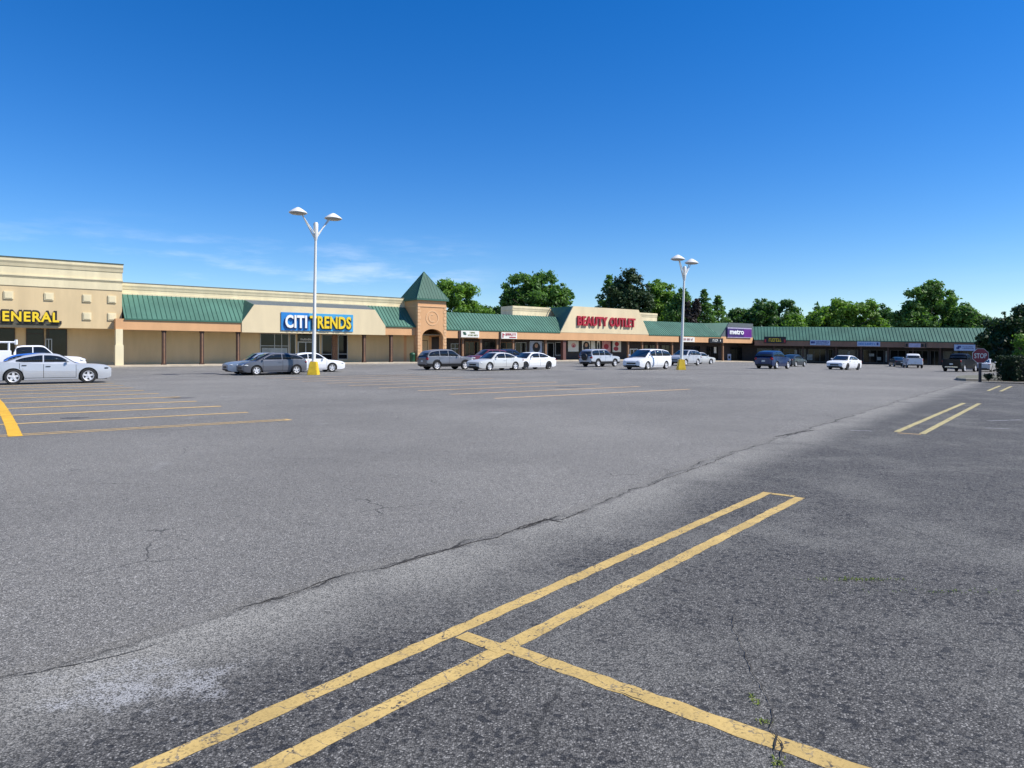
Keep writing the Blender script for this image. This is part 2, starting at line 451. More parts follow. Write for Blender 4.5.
def stripe(p, q, w, m, name='painted_line', step=0.07, lift=0.003, jit=0.0055):
    p, q = Vector(p), Vector(q); L = (q - p).length; d = (q - p) / L; nrm = Vector((-d.y, d.x))
    n = max(2, int(L / step)); mb = MB(); rows = []
    for k in range(n + 1):
        c = p + d * (L * k / n)
        e = []
        for sgn in (-1, 1):
            a = c + nrm * sgn * (w / 2 + random.uniform(-jit, jit))
            e.append((a.x, a.y, gz(a.x, a.y) + lift * 0.5 + 0.0003 * max(0.0, a.y - 6)))
        rows.append(e)
    for a, b_ in zip(rows[:-1], rows[1:]): mb.poly([a[0], a[1], b_[1], b_[0]])
    o = mb.build(name, m, fix=False); tag(o, kind='structure')
    for pl in o.data.polygons:
        if pl.normal.z < 0: o.data.flip_normals(); break
    return o

G = ground_at
DA = Vector((0.636, 0.771)); DC = Vector((0.771, -0.636))
a1 = Vector(G(768, 492.5)); b1 = Vector(G(800, 497.5))
stripe(a1 - DA * 10.5, a1, 0.102, M_LINE)
stripe(b1 - DA * 10.5, b1, 0.107, M_LINE)
stripe(a1 + DC * 0.06 - DA * 0.045, b1 - DC * 0.065 + DA * 0.02, 0.085, M_LINE, lift=0.0036)
c0 = Vector(G(459, 634)); cB = Vector(G(502, 646))
stripe(c0 + DC * 0.02, c0 + DC * 0.345, 0.11, M_LINE, lift=0.0052)
stripe(cB + DC * 0.02, cB + DC * 5.2, 0.110, M_LINE, lift=0.0036, jit=0.008)
for p, q in (((896.5, 432), (964, 403.2)), ((922, 434), (979.5, 403.6)), ((988, 391), (1000, 386)), ((1000.5, 391.5), (1011.5, 386.5))):
    stripe(G(*p), G(*q), 0.115, M_LINEY)
stripe(G(897.5, 433), G(921, 434.6), 0.06, M_LINEO)
U2 = Vector((0.82, 0.57)); V2 = Vector((-0.63, 0.777))
e0 = Vector(G(290, 419.6))
for k in range(10):
    e = e0 + V2 * (2.55 * k) + U2 * (0.0 if k == 0 else random.uniform(-0.15, 0.15))
    if k == 0:
        for sgn in (-0.13, 0.13): stripe(e + V2 * sgn - U2 * 11.2, e + V2 * sgn, 0.085, M_LINEO)
        stripe(e - V2 * 0.13 - U2 * 0.06, e + V2 * 0.13 - U2 * 0.06, 0.10, M_LINEO, lift=0.0048)
    else:
        stripe(e - U2 * 11.2, e, 0.19 if k < 2 else 0.25, M_LINEO)
cl = [Vector(G(*p)) for p in ((15.5, 436.5), (11, 425), (6, 415), (-1, 403), (-14, 390))]
for p, q in zip(cl[:-1], cl[1:]): stripe(p, q + (q - p).normalized() * 0.05, 0.23, M_LINEF, lift=0.0055 + 0.0003 * random.random())
f0 = Vector(G(497.7, 398.4))
for k in range(9):
    e = f0 + V2 * (2.75 * k) + U2 * random.uniform(-0.2, 0.2)
    stripe(e, e + U2 * 9.8, 0.26, M_LINEP)
# short leftovers of pale striping on the dark side
M_LINEW = paint_mat('worn_white_paint', (0.42, 0.42, 0.41), 0.52, 0.35)
for p, q in (((850, 430.5), (872, 431.2)), ((985, 428), (1010, 429)), ((988, 421), (1020, 420))):
    stripe(G(*p), G(*q), 0.10, M_LINEW)

def crack(pts, w, name='asphalt_crack', seed=0, lift=0.0032):
    rn = random.Random(seed); P = [Vector(G(*p)) for p in pts]; dense = []
    for a, b_ in zip(P[:-1], P[1:]):
        n = max(2, int((b_ - a).length / 0.035))
        dense += [a.lerp(b_, k / n) for k in range(n)]
    dense.append(P[-1]); mb = MB(); rows = []; wob = 0.0
    for k, c in enumerate(dense):
        d = (dense[min(k + 1, len(dense) - 1)] - dense[max(k - 1, 0)]).normalized(); n_ = Vector((-d.y, d.x))
        wob = wob * 0.8 + rn.uniform(-0.012, 0.012)
        fade = min(1, k / 4, (len(dense) - 1 - k) / 4)
        ww = max(0.0012, w * fade * rn.uniform(0.25, 1.0)); c2 = c + n_ * wob
        rows.append([(p.x, p.y, gz(p.x, p.y) + lift) for p in (c2 - n_ * ww / 2, c2 + n_ * ww / 2)])
    for a, b_ in zip(rows[:-1], rows[1:]): mb.poly([a[0], b_[0], b_[1], a[1]])
    o = mb.build(name, M_CRACK, fix=False); tag(o, kind='structure')
    if o.data.polygons[0].normal.z < 0: o.data.flip_normals()
crack([(2, 679), (40, 672), (100, 660), (170, 640)], 0.013, seed=1)
crack([(225, 612), (262, 603), (330, 580), (352, 573)], 0.013, seed=2)
crack([(368, 571), (392, 566), (428, 556), (470, 544), (500, 537), (520, 527), (548, 520), (562, 520), (590, 508)], 0.024, seed=3)
crack([(515, 530), (545, 519), (566, 523)], 0.035, seed=31)
crack([(645, 487), (690, 470), (740, 452)], 0.02, seed=4)
crack([(775, 437), (800, 432), (815, 430)], 0.08, seed=5)
crack([(735, 612), (734, 632), (745, 655), (748, 668), (758, 684), (770, 700), (772, 712), (774, 730), (779, 748), (776, 762), (780, 790)], 0.006, seed=6, lift=0.0075)
crack([(774, 728), (777, 737), (781, 752), (782, 758)], 0.020, seed=7, lift=0.0080)
crack([(745, 655), (766, 668), (790, 668)], 0.006, seed=8)
crack([(540, 664), (548, 655), (552, 648)], 0.012, seed=9, lift=0.0075)
crack([(655, 590), (668, 578), (690, 585), (700, 580)], 0.006, seed=10)
crack([(610, 690), (640, 700), (655, 706)], 0.010, seed=11)

def hollow(px, py, rx, ry, seed, m):
    x, y = G(px, py); rn = random.Random(seed); n = 26; P = []
    for k in range(n):
        a = 2 * math.pi * k / n; q = rn.uniform(0.65, 1.15)
        P.append((x + rx * q * math.cos(a), y + ry * q * math.sin(a)))
    o = MB().poly([(a, b_, gz(a, b_) + 0.0027) for a, b_ in P]).build('asphalt_patch', m, fix=False); tag(o, kind='structure')
M_STAIN = mat('dark_asphalt_stain', (0.085, 0.082, 0.078), 0.9, vary=0.3, scale=6)
for q in ((166, 374.3, 0.9, 0.5, 1), (199, 373.8, 1.1, 0.5, 2), (75, 418, 0.35, 0.25, 3), (300, 373.8, 0.7, 0.5, 4), (180, 398, 0.5, 0.3, 5), (568, 387.5, 0.6, 0.35, 6)): hollow(*q, M_STAIN)

# sparse weeds growing from the cracks
def weed(px, py, n, size, spread, label, cat='weed'):
    x, y = G(px, py); rn = random.Random(int(px * 7 + py)); mb = MB()
    for k in range(n):
        bx, by = rn.gauss(0, spread[0]), rn.gauss(0, spread[1]); a = rn.uniform(0, 6.28); h = size * rn.uniform(0.4, 1.1)
        lean = Vector((math.cos(a), math.sin(a), 0)) * h * rn.uniform(0.3, 0.9); sd = Vector((-math.sin(a), math.cos(a), 0)) * h * 0.16
        p = Vector((bx, by, -0.002)); mid = p + lean * 0.5 + Vector((0, 0, h * 0.45)); tip = p + lean + Vector((0, 0, h * rn.uniform(0.3, 0.7)))
        mb.poly([p, mid - sd, tip, mid + sd])
    o = mb.build('weed', M_WEED, fix=False); o.location = (x, y, gz(x, y))
    return tag(o, label, cat, 'weeds in the asphalt cracks')
weed(754, 700, 26, 0.030, (0.010, 0.030), 'small green weed in the crack above the yellow line')
weed(763, 722, 24, 0.028, (0.014, 0.014), 'small green weed where the crack meets the yellow line')
weed(779, 764, 30, 0.030, (0.014, 0.018), 'small green weed in the crack below the yellow line')
weed(858, 580, 110, 0.030, (0.16, 0.02), 'thin line of yellowish weeds lying across the dark asphalt')['kind'] = 'stuff'
weed(955, 592, 70, 0.025, (0.28, 0.02), 'faint sparse weeds in a crack near the right frame edge')['kind'] = 'stuff'

# ------------------------------------------------------------------ strip frame
OX, OY = -37.9, 68.0
UX, UY = 0.792, 0.611
TH = math.atan2(UY, UX)
def strip_pt(s, d): return OX + UX * s - UY * d, OY + UY * s + UX * d
def s_at(px, d):
    k = (px - 512) / F
    return (k * (OY + UX * d) - OX + UY * d) / (UX - UY * k)
def z_at(py, s, d): return CZ + (HZ - py) * strip_pt(s, d)[1] / F
def strip_root(name, label, cat, s0, d0=0.0, z=None, group=None):
    x, y = strip_pt(s0, d0); z = gz(x, y) if z is None else z
    o = thing(name, label, cat, (x, y, z), TH, group)
    return o, (-s0, -d0, -z)

def walk_z(s, d):
    x, y = strip_pt(s, d); return gz(x, y)

# sidewalk with kerb along the whole strip
def sidewalk():
    mb = MB(); S = [-40 + 3 * k for k in range(50)]
    S = [s for s in S if s < 106] + [106.5]
    rows = []
    for s in S:
        z0, z1 = walk_z(s, -0.7), walk_z(s, 3.4)
        rows.append([(s, -0.7, z0 - 0.25), (s, -0.7, z0 + 0.15), (s, -0.62, z0 + 0.16), (s, 3.4, z1 + 0.17), (s, 3.4, z1 - 0.3)])
    for a, b_ in zip(rows[:-1], rows[1:]):
        for k in range(4): mb.poly([a[k], b_[k], b_[k + 1], a[k + 1]])
    mb.poly(rows[0]); mb.poly(rows[-1][::-1])
    r = mb.build('sidewalk', M_CONC); r.location = (OX, OY, 0); r.rotation_euler = (0, 0, TH); tag(r, kind='structure')
sidewalk()

def cornice(mb, x0, x1, d, z0, z1, out, m=0):
    """moulding with a cove below, projecting towards the lot"""
    h = z1 - z0
    mb.prism([(d, z0), (d - out * 0.25, z0 + 0.02), (d - out * 0.55, z0 + h * 0.35), (d - out, z0 + h * 0.6), (d - out, z1), (d, z1)], x0, x1, m)

def mansard(mb, sl_e, sr_e, sl_r, sr_r, ze, zr, d_r, step=0.45, m=0, mr=1, d_e=-0.12):
    """sloped standing seam roof from eave (sl_e..sr_e at ze) to ridge (sl_r..sr_r at zr)"""
    a, b_, c, e = (sl_e, d_e, ze), (sr_e, d_e, ze), (sr_r, d_r, zr), (sl_r, d_r, zr)
    mb.slab([a, b_, c, e], (0, 0.02, -0.09), m)
    L = math.hypot(d_r - d_e, zr - ze); nd, nz = -(zr - ze) / L, (d_r - d_e) / L
    s = min(sl_e, sl_r) + step * 0.5
    while s < max(sr_e, sr_r):
        # clip against slanted ends
        t0, t1 = 0.0, 1.0
        def lim(se, sr, left):
            nonlocal t0, t1
            if abs(sr - se) < 1e-6: return
            t = (s - se) / (sr - se)
            inside0 = (s >= se) if left else (s <= se)
            inside1 = (s >= sr) if left else (s <= sr)
            if inside0 and not inside1: t1 = min(t1, t)
            elif inside1 and not inside0: t0 = max(t0, t)
            elif not inside0 and not inside1: t1 = -1
        lim(sl_e, sl_r, True); lim(sr_e, sr_r, False)
        if t1 - t0 > 0.05:
            p0 = (d_e + (d_r - d_e) * t0, ze + (zr - ze) * t0); p1 = (d_e + (d_r - d_e) * t1, ze + (zr - ze) * t1)
            w, h = 0.022, 0.06
            mb.slab([(s - w, p0[0] + nd * 0.002, p0[1] + nz * 0.002), (s + w, p0[0] + nd * 0.002, p0[1] + nz * 0.002),
                     (s + w, p1[0] + nd * 0.002, p1[1] + nz * 0.002), (s - w, p1[0] + nd * 0.002, p1[1] + nz * 0.002)], (0, nd * h, nz * h), mr)
        s += step
    # eave and ridge trim
    mb.box(sl_e, sr_e, d_e - 0.05, d_e - 0.003, ze - 0.10, ze + 0.05, mr)

def window(root, off, s0, s1, z0, z1, d, mull=(), trans=(), frame=M_FRAME, pane=M_GLASS, t=0.07, shear=0.0, name='window', label=None):
    mb = MB()
    mb.box(s0, s1, d - 0.08, d - 0.002, z0, z0 + t); mb.box(s0, s1, d - 0.08, d - 0.002, z1 - t, z1)
    mb.box(s0, s0 + t, d - 0.08, d - 0.002, z0 + t, z1 - t); mb.box(s1 - t, s1, d - 0.08, d - 0.002, z0 + t, z1 - t)
    for f in mull:
        x = s0 + (s1 - s0) * f; mb.box(x - t / 2, x + t / 2, d - 0.075, d - 0.002, z0 + t, z1 - t)
    for f in trans:
        z = z0 + (z1 - z0) * f; mb.box(s0 + t, s1 - t, d - 0.07, d - 0.002, z - t / 2, z + t / 2)
    w = mb.build(name, frame, root, off, shear)
    MB().box(s0 + t * 0.6, s1 - t * 0.6, d - 0.04, d - 0.003, z0 + t * 0.6, z1 - t * 0.6).build('pane', pane, w, off, shear)
    if label: w['label'] = label
    return w

def column(root, off, s, d, z0, z1, w, m, shear=0.0, stripe_m=None):
    mb = MB(); h = w / 2
    mb.box(s - h, s + h, d - h, d + h, z0, z1)
    mb.box(s - h * 1.25, s + h * 1.25, d - h * 1.25, d + h * 1.25, z0, z0 + 0.25)
    mb.box(s - h * 1.2, s + h * 1.2, d - h * 1.2, d + h * 1.2, z1 - 0.22, z1)
    if stripe_m is not None:
        mb.box(s - h * 0.28, s + h * 0.28, d - h - 0.03, d - h, z0 + 0.25, z1 - 0.22, 1)
        return mb.build('column', [m, stripe_m], root, off, shear)
    return mb.build('column', m, root, off, shear)

def gw(s, d): return walk_z(s, d) + 0.14

# ---------------- discount store (left block)
def block_left():
    s0, s1 = -34.0, 0.15
    root, off = strip_root('store_building', 'tall tan and cream discount store with square tiles under its cornice', 'store', s1 - 8, 3.2)
    d = 0.9; zt = 10.62
    mb = MB()
    mb.box(s0, s1, d, d + 0.4, 4.2, 7.96)                       # tan front over the recess
    mb.box(s0, s1, d + 0.4, 3.2, 4.2, 4.3)                      # soffit
    mb.box(s0, s1, 3.2, 3.5, gw(s1, 3.2) - 0.5, 4.2)            # recessed wall
    mb.box(s1 - 0.3, s1 - 0.002, d + 0.4, 30, 4.301, zt - 0.4); mb.box(s0, s0 + 0.3, d + 0.4, 30, 0, zt - 0.4)
    mb.box(s1 - 0.3, s1 - 0.002, 3.5, 30, 0, 4.2); mb.box(s0, s1, 30, 30.3, 0, zt - 0.4)
    mb.build('wall', M_TAN, root, off)
    mb = MB()
    mb.box(s0, s1 + 0.03, d - 0.06, d + 0.4, 7.97, 10.2)
    mb.box(s1 - 0.27, s1 + 0.028, d + 0.401, 30, 7.975, 10.2)
    cornice(mb, s0, s1 + 0.06, d - 0.062, 8.70, 8.98, 0.11)
    cornice(mb, s0, s1 + 0.08, d - 0.062, 9.72, 10.50, 0.20)
    mb.box(s1 + 0.032, s1 + 0.08, d - 0.061, 12, 9.9, 10.498)
    mb.build('parapet', M_CREAM, root, off)
    mb = MB(); mb.box(s0, s1 + 0.12, d - 0.32, d + 0.42, 10.502, 10.57); mb.build('coping', mat('dark_green_coping', (0.045, 0.075, 0.055), 0.6), root, off)
    MB().box(s0 + 0.3, s1 - 0.3, d + 0.41, 30, 9.6, 9.7).build('flat_roof', M_MEMB, root, off)
    for px, py in ((8.5, 295), (49, 296.5), (87, 298.3), (112, 299.3), (87, 316.2), (112, 316.8)):
        s = s_at(px, d); z = z_at(py, s, d)
        mb = MB(); mb.box(s - 0.36, s + 0.36, d - 0.10, d - 0.002, z - 0.36, z + 0.36); mb.box(s - 0.27, s + 0.27, d - 0.14, d - 0.1, z - 0.27, z + 0.27)
        mb.build('wall_tile', M_CREAM, root, off)
    # storefront glazing
    g = gw(-4, 3.2)
    for a, b_, mu, tr in ((-60, 15, (0.35, 0.7), (0.3,)), (26, 44, (), (0.86,)), (46, 67, (0.12,), (0.18,))):
        window(root, off, s_at(a, 3.2), s_at(b_, 3.2), g + 0.05, 4.15, 3.2, mu, tr, M_DARK)
    window(root, off, s_at(45.2, 3.12), s_at(52, 3.12), g + 0.05, 3.2, 3.11, (0.5,), (), M_FRAME, name='door')
    # end pier that carries the canopy
    s = s_at(119.5, -0.2); mb = MB()
    mb.box(s - 0.30, s + 0.30, -0.15, 0.55, gw(s, 0) - 0.2, 4.16); mb.box(s - 0.36, s + 0.36, -0.21, 0.61, gw(s, 0) - 0.2, gw(s, 0) + 2.0)
    mb.build('pier', M_CREAM, root, off)
    # big yellow sign
    dz = d - 0.02
    sa, sb = s_at(61.5, d), s_at(-12.5, d); za, zb_ = z_at(324.0, sa, d), z_at(311.5, sa, d)
    sg, so = strip_root('store_sign', 'large yellow block letters GENERAL with black outline on tan wall', 'sign', sa - 4, d, z=za)
    k = MB(); text_into(k, 'GENERAL', sb, sa, za - 0.05, zb_ + 0.05, dz, 0.14, 0, bold=0.055, space=1.12); k.build('letter_backing', M_BLACK, sg, so)
    k = MB(); text_into(k, 'GENERAL', sb + 0.14, sa - 0.2, za + 0.13, zb_ - 0.12, dz - 0.15, 0.10, 0, bold=0.03, space=1.15); k.build('lettering', M_YELLOW, sg, so)
    MB().box(s_at(-60, d), s_at(58.5, d), d - 0.06, d - 0.003, z_at(328.4, sa, d), za - 0.06).build('raceway', mat('dark_olive', (0.085, 0.075, 0.05), 0.7), sg, so)
block_left()

# ---------------- clothing store
PA = dict(bot=4.12, eave=5.18, ridge=7.75, dr=2.6)
def section_a():
    s0, s1 = 0.2, 36.5
    root, off = strip_root('store_building', 'long clothing store with cream parapet, green awning roof and blue sign panel', 'store', 16, 3.0)
    bot, ev, rd, dr = PA['bot'], PA['eave'], PA['ridge'], PA['dr']
    mb = MB()
    mb.box(s0, s1, 3.0, 3.3, 0, bot + 0.1)
    mb.box(s0, s1, 30, 30.3, 0, 8.2); mb.box(s1 - 0.3, s1, 3.3, 30, 0, 8.2)
    mb.build('wall', M_TAN, root, off)
    mb = MB(); mb.box(s0, s1, 2.7, 3.0, rd - 0.4, 8.75); cornice(mb, s0, s1, 2.698, 8.26, 8.92, 0.13)
    mb.box(s0, s1, 2.62, 2.698, rd - 0.1, rd + 0.16)
    mb.build('parapet', M_CREAM, root, off)
    MB().box(s0, s1, 2.53, 3.02, 8.922, 8.98).build('coping', mat('dark_coping', (0.16, 0.16, 0.13), 0.6), root, off)
    MB().box(s0, s1, 3.02, 30, 8.0, 8.1).build('flat_roof', M_MEMB, root, off)
    MB().box(s0, s1, 0.16, 2.999, bot + 0.08, bot + 0.16).build('soffit', M_SOFFIT, root, off)
    E, E2, T, T2, RL, RR = 11.3, 28.3, 12.6, 26.9, 12.36, 27.15
    tl = s_at(415.8, -0.05)
    mb = MB(); mb.box(-0.55, E - 0.003, -0.05, 0.15, bot, ev); mb.box(-0.55, -0.35, 0.15, 0.9, bot, ev); mb.build('fascia', M_ORANGE, root, off)
    MB().box(E2 + 0.003, tl + 0.1, -0.05, 0.15, bot, ev).build('fascia', M_ORANGE, root, off)
    for q in ((0.22, E, 0.22, RL), (E2, 32.6, RR, 32.6)):
        mb = MB(); mansard(mb, *q, ev, rd, dr); mb.build('awning_roof', [M_ROOF, M_RIB], root, off)
    # dormer that carries the sign
    mb = MB()
    mb.slab([(E, -0.16, bot - 0.04), (E2, -0.16, bot - 0.04), (E2, -0.16, ev), (T2, -0.16, 7.1), (T, -0.16, 7.1), (E, -0.16, ev)], (0, 0.2, 0))
    mb.build('sign_panel', M_PANEL, root, off)
    for q, o_ in (([(E, 0.041, ev), (T, 0.041, 7.1), (RL, dr, rd)], 0.08), ([(E2, 0.041, ev), (RR, dr, rd), (T2, 0.041, 7.1)], -0.08)):
        MB().slab(q, (o_, 0, 0)).build('dormer_cheek', M_ROOF, root, off)
    MB().slab([(T + 0.08, 0.041, 7.08), (T2 - 0.08, 0.041, 7.08), (RR - 0.08, dr, rd + 0.02), (RL + 0.08, dr, rd + 0.02)], (0, 0, -0.1)).build('dormer_roof', M_GREYROOF, root, off)
    for px in (163.8, 201.8, 238, 364, 391):
        s = s_at(px, 0.3); column(root, off, s, 0.3, gw(s, 0.3) - 0.1, bot + 0.07, 0.34, M_WOOD, stripe_m=M_WOOD2)
    g = gw(17, 3)
    W = lambda a, b_, z0, z1, mu=(), tr=(), **k: window(root, off, s_at(a, 3.0), s_at(b_, 3.0), z0, z1, 3.0, mu, tr, **k)
    W(260, 288.5, g + 0.45, 4.1, (0.5, 0.75), (0.52,))
    W(289.5, 295.5, g + 0.05, 4.1)
    W(297.5, 314, g + 2.55, 4.1, (), (), frame=M_DARK)
    W(297.5, 313.5, g + 0.02, g + 2.5, (0.5,), (), name='door', t=0.11)
    W(316, 319.5, g + 0.05, 4.1)
    W(321.5, 332, g + 0.1, 4.1, (), (0.28,))
    W(337.8, 347.5, g + 0.4, 4.1, (), (0.22,))
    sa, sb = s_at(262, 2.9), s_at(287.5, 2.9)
    pm = MB(); pm.box(sa, sb, 2.945, 2.958, g + 0.75, g + 1.75); pm.build('poster_or_reflection', M_REFLECT, root, off)  # pale sheet painting a reflection low in the glass
    s = s_at(334.8, 2.8); MB().box(s - 0.3, s + 0.3, 2.75, 2.998, g - 0.1, 4.1).build('brick_pier', mat('brown_brick', (0.20, 0.105, 0.06), 0.85, vary=0.3, scale=7), root, off)
    k = MB()
    for i in range(9):
        x = s_at(300.5 + i * 1.25, 2.9); k.box(x, x + 0.12, 2.905, 2.918, 3.35 + 0.03 * (i % 2), 3.62 - 0.04 * (i % 3))
    k.build('door_lettering', M_FRAME, root, off)
    # sign
    sl, sr = s_at(281, -0.2), s_at(353, -0.2); zb_, zt = z_at(331, 19, -0.2), z_at(313.2, 19, -0.2)
    sg, so = strip_root('store_sign', 'blue sign reading CITI TRENDS in white and yellow letters', 'sign', 19.5, -0.16, z=zb_)
    mid = s_at(309, -0.2)
    mb = MB(); mb.box(sl, mid, -0.26, -0.163, zb_, zt, 0); mb.box(mid, sr, -0.255, -0.163, zb_ + 0.02, zt - 0.02, 1); mb.build('sign_board', [M_BLUE, M_LBLUE], sg, so)
    h = zt - zb_
    for txt, a, b_, mm, nm in (('CITI', 284.8, 306.5, M_WHITE, 'white_lettering'), ('TRENDS', 309.5, 350.5, M_YELLOW, 'yellow_lettering')):
        k = MB(); text_into(k, txt, s_at(a, -.3) - 0.09, s_at(b_, -.3) + 0.14, zb_ + h * 0.09, zt - h * 0.18, -0.262, 0.10, 0, 0.045, 1.0); k.build('letter_backing', M_BLACK if txt != 'CITI' else M_NAVY, sg, so)
        k = MB(); text_into(k, txt, s_at(a, -.3), s_at(b_, -.3), zb_ + h * 0.14, zt - h * 0.14, -0.37, 0.12, 0, 0.03, 1.05); k.build(nm, mm, sg, so)
section_a()

# ---------------- entry tower
def tower():
    root, off = strip_root('entry_tower', 'square apricot tower with green pyramid roof, arch and round emblem', 'tower', 34.6, 1.4)
    s0, s1, d0, d1 = 32.55, 36.7, -0.6, 3.5; zt = 8.75
    g = gw(34.5, 0)
    # front wall with arched opening
    a0, a1, zs, za = s_at(422.2, d0), s_at(443.0, d0), 3.95, 4.95
    c = (a0 + a1) / 2; r = (a1 - a0) / 2
    arc = [(c + r * math.cos(t), zs + (za - zs) * math.sin(t)) for t in [math.pi * k / 14 for k in range(15)]]   # right to left
    def arched(mb, y0, y1):
        th = y1 - y0
        mb.slab([(s0, y0, g - 0.4), (a0, y0, g - 0.4), (a0, y0, zs), (s0, y0, zs)], (0, th, 0))
        mb.slab([(a1, y0, g - 0.4), (s1, y0, g - 0.4), (s1, y0, zs), (a1, y0, zs)], (0, th, 0))
        top = [(s0, y0, zs)] + [(x, y0, z) for x, z in arc[::-1]] + [(s1, y0, zs), (s1, y0, zt), (s0, y0, zt)]
        # split the spandrel in two so that no n-gon is concave through the middle
        half = len(arc) // 2
        L = [(s0, y0, zs)] + [(x, y0, z) for x, z in arc[::-1][:half + 1]] + [(c, y0, zt), (s0, y0, zt)]
        Rr = [(c, y0, zt)] + [(x, y0, z) for x, z in arc[::-1][half:]] + [(s1, y0, zs), (s1, y0, zt)]
        mb.slab(L, (0, th, 0)); mb.slab(Rr, (0, th, 0))
    mb = MB(); arched(mb, d0, d0 + 0.45)
    # side walls, low part open as a passage behind the front
    for x0, x1 in ((s0, s0 + 0.4), (s1 - 0.4, s1)):
        mb.box(x0, x1, d0 + 0.45, d0 + 1.05, g - 0.4, 4.1); mb.box(x0, x1, d1 - 0.5, d1, g - 0.4, 4.1); mb.box(x0, x1, d0 + 0.45, d1, 4.101, zt)
    mb.box(s0 + 0.4, s1 - 0.4, d1 - 0.4, d1, 4.1, zt)
    mb.build('wall', M_ORANGE, root, off)
    MB().box(s0 + 0.4, s1 - 0.4, d1 - 0.42, d1 - 0.02, g - 0.3, 4.09).build('back_wall', M_TAN, root, off)
    window(root, off, s0 + 2.0, s1 - 0.6, g + 0.1, 3.6, d1 - 0.43, (0.4,), (), M_WOOD)
    for sg in (-1, 1):
        mb = MB()
        for k in range(20):                                            # quoins
            z = g + 0.05 + k * 0.41
            if z + 0.36 > 7.75: break
            w = 0.42 if k % 2 else 0.30
            if sg < 0: mb.box(s0 - 0.03, s0 + w, d0 - 0.035, d0 - 0.002, z, z + 0.36); mb.box(s0 - 0.033, s0 - 0.002, d0 - 0.034, d0 + w, z, z + 0.36)
            else: mb.box(s1 - w, s1 + 0.03, d0 - 0.035, d0 - 0.002, z, z + 0.36); mb.box(s1 + 0.002, s1 + 0.033, d0 - 0.034, d0 + w, z, z + 0.36)
        mb.build('quoin_strip', M_ORANGE2, root, off)
    mb = MB(); mb.box(s0 - 0.06, s1 + 0.06, d0 - 0.07, d0 - 0.003, 7.72, 7.86); mb.box(s0 - 0.06, s0 - 0.003, d0, d1, 7.72, 7.86); mb.box(s1 + 0.003, s1 + 0.06, d0, d1, 7.72, 7.86)
    mb.build('trim_band', M_ORANGE2, root, off)
    # round emblem: raised ring with a crescent in it
    cc = (s_at(432.3, d0), z_at(318, 34.6, d0)); mb = MB()
    def ring(r0, r1, n, y0, y1, a0_=0, a1_=2 * math.pi, cx=0, cz=0):
        for k in range(n):
            t0, t1 = a0_ + (a1_ - a0_) * k / n, a0_ + (a1_ - a0_) * (k + 1) / n
            q = [(cc[0] + cx + r_ * math.cos(t), y0, cc[1] + cz + r_ * math.sin(t)) for r_, t in ((r0, t0), (r1, t0), (r1, t1), (r0, t1))]
            mb.slab(q, (0, y1 - y0, 0))
    ring(0.80, 0.96, 28, d0 - 0.035, d0 - 0.002)
    ring(0.36, 0.55, 18, d0 - 0.035, d0 - 0.002, 0.45 * math.pi, 1.7 * math.pi)
    mb.build('round_emblem', M_ORANGE2, root, off)
    # pyramid roof with seams
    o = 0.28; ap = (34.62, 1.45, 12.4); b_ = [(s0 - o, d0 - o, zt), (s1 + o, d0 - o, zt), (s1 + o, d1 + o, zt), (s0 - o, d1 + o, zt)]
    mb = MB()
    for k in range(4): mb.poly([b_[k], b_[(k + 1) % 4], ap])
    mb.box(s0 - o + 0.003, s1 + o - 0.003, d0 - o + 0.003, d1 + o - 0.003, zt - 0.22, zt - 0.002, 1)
    A = Vector(ap)
    for k in range(4):
        p, q = Vector(b_[k]), Vector(b_[(k + 1) % 4]); nrm = (q - p).cross(A - p).normalized()
        if nrm.z < 0: nrm = -nrm
        e = (q - p).normalized(); n = 11; up = (A - (p + q) / 2)
        for i in range(1, n):
            t = i / n; base = p.lerp(q, t); run = 1 - abs(2 * t - 1)
            top = base + up * run * 0.98
            mb.slab([base - e * 0.025 + nrm * .002, base + e * 0.025 + nrm * .002, top + e * 0.025 + nrm * .002, top - e * 0.025 + nrm * .002], nrm * 0.035, 1)
        mb.tube(p, A, 0.045, 0.04, 6, 1)
    mb.build('pyramid_roof', [mat('shade_darkened_green_metal', (0.034, 0.098, 0.070), 0.6, vary=0.12, scale=0.5, spec=0.25), M_RIB], root, off)  # cap green darkened: the shade of its angle is put into the colour
tower()

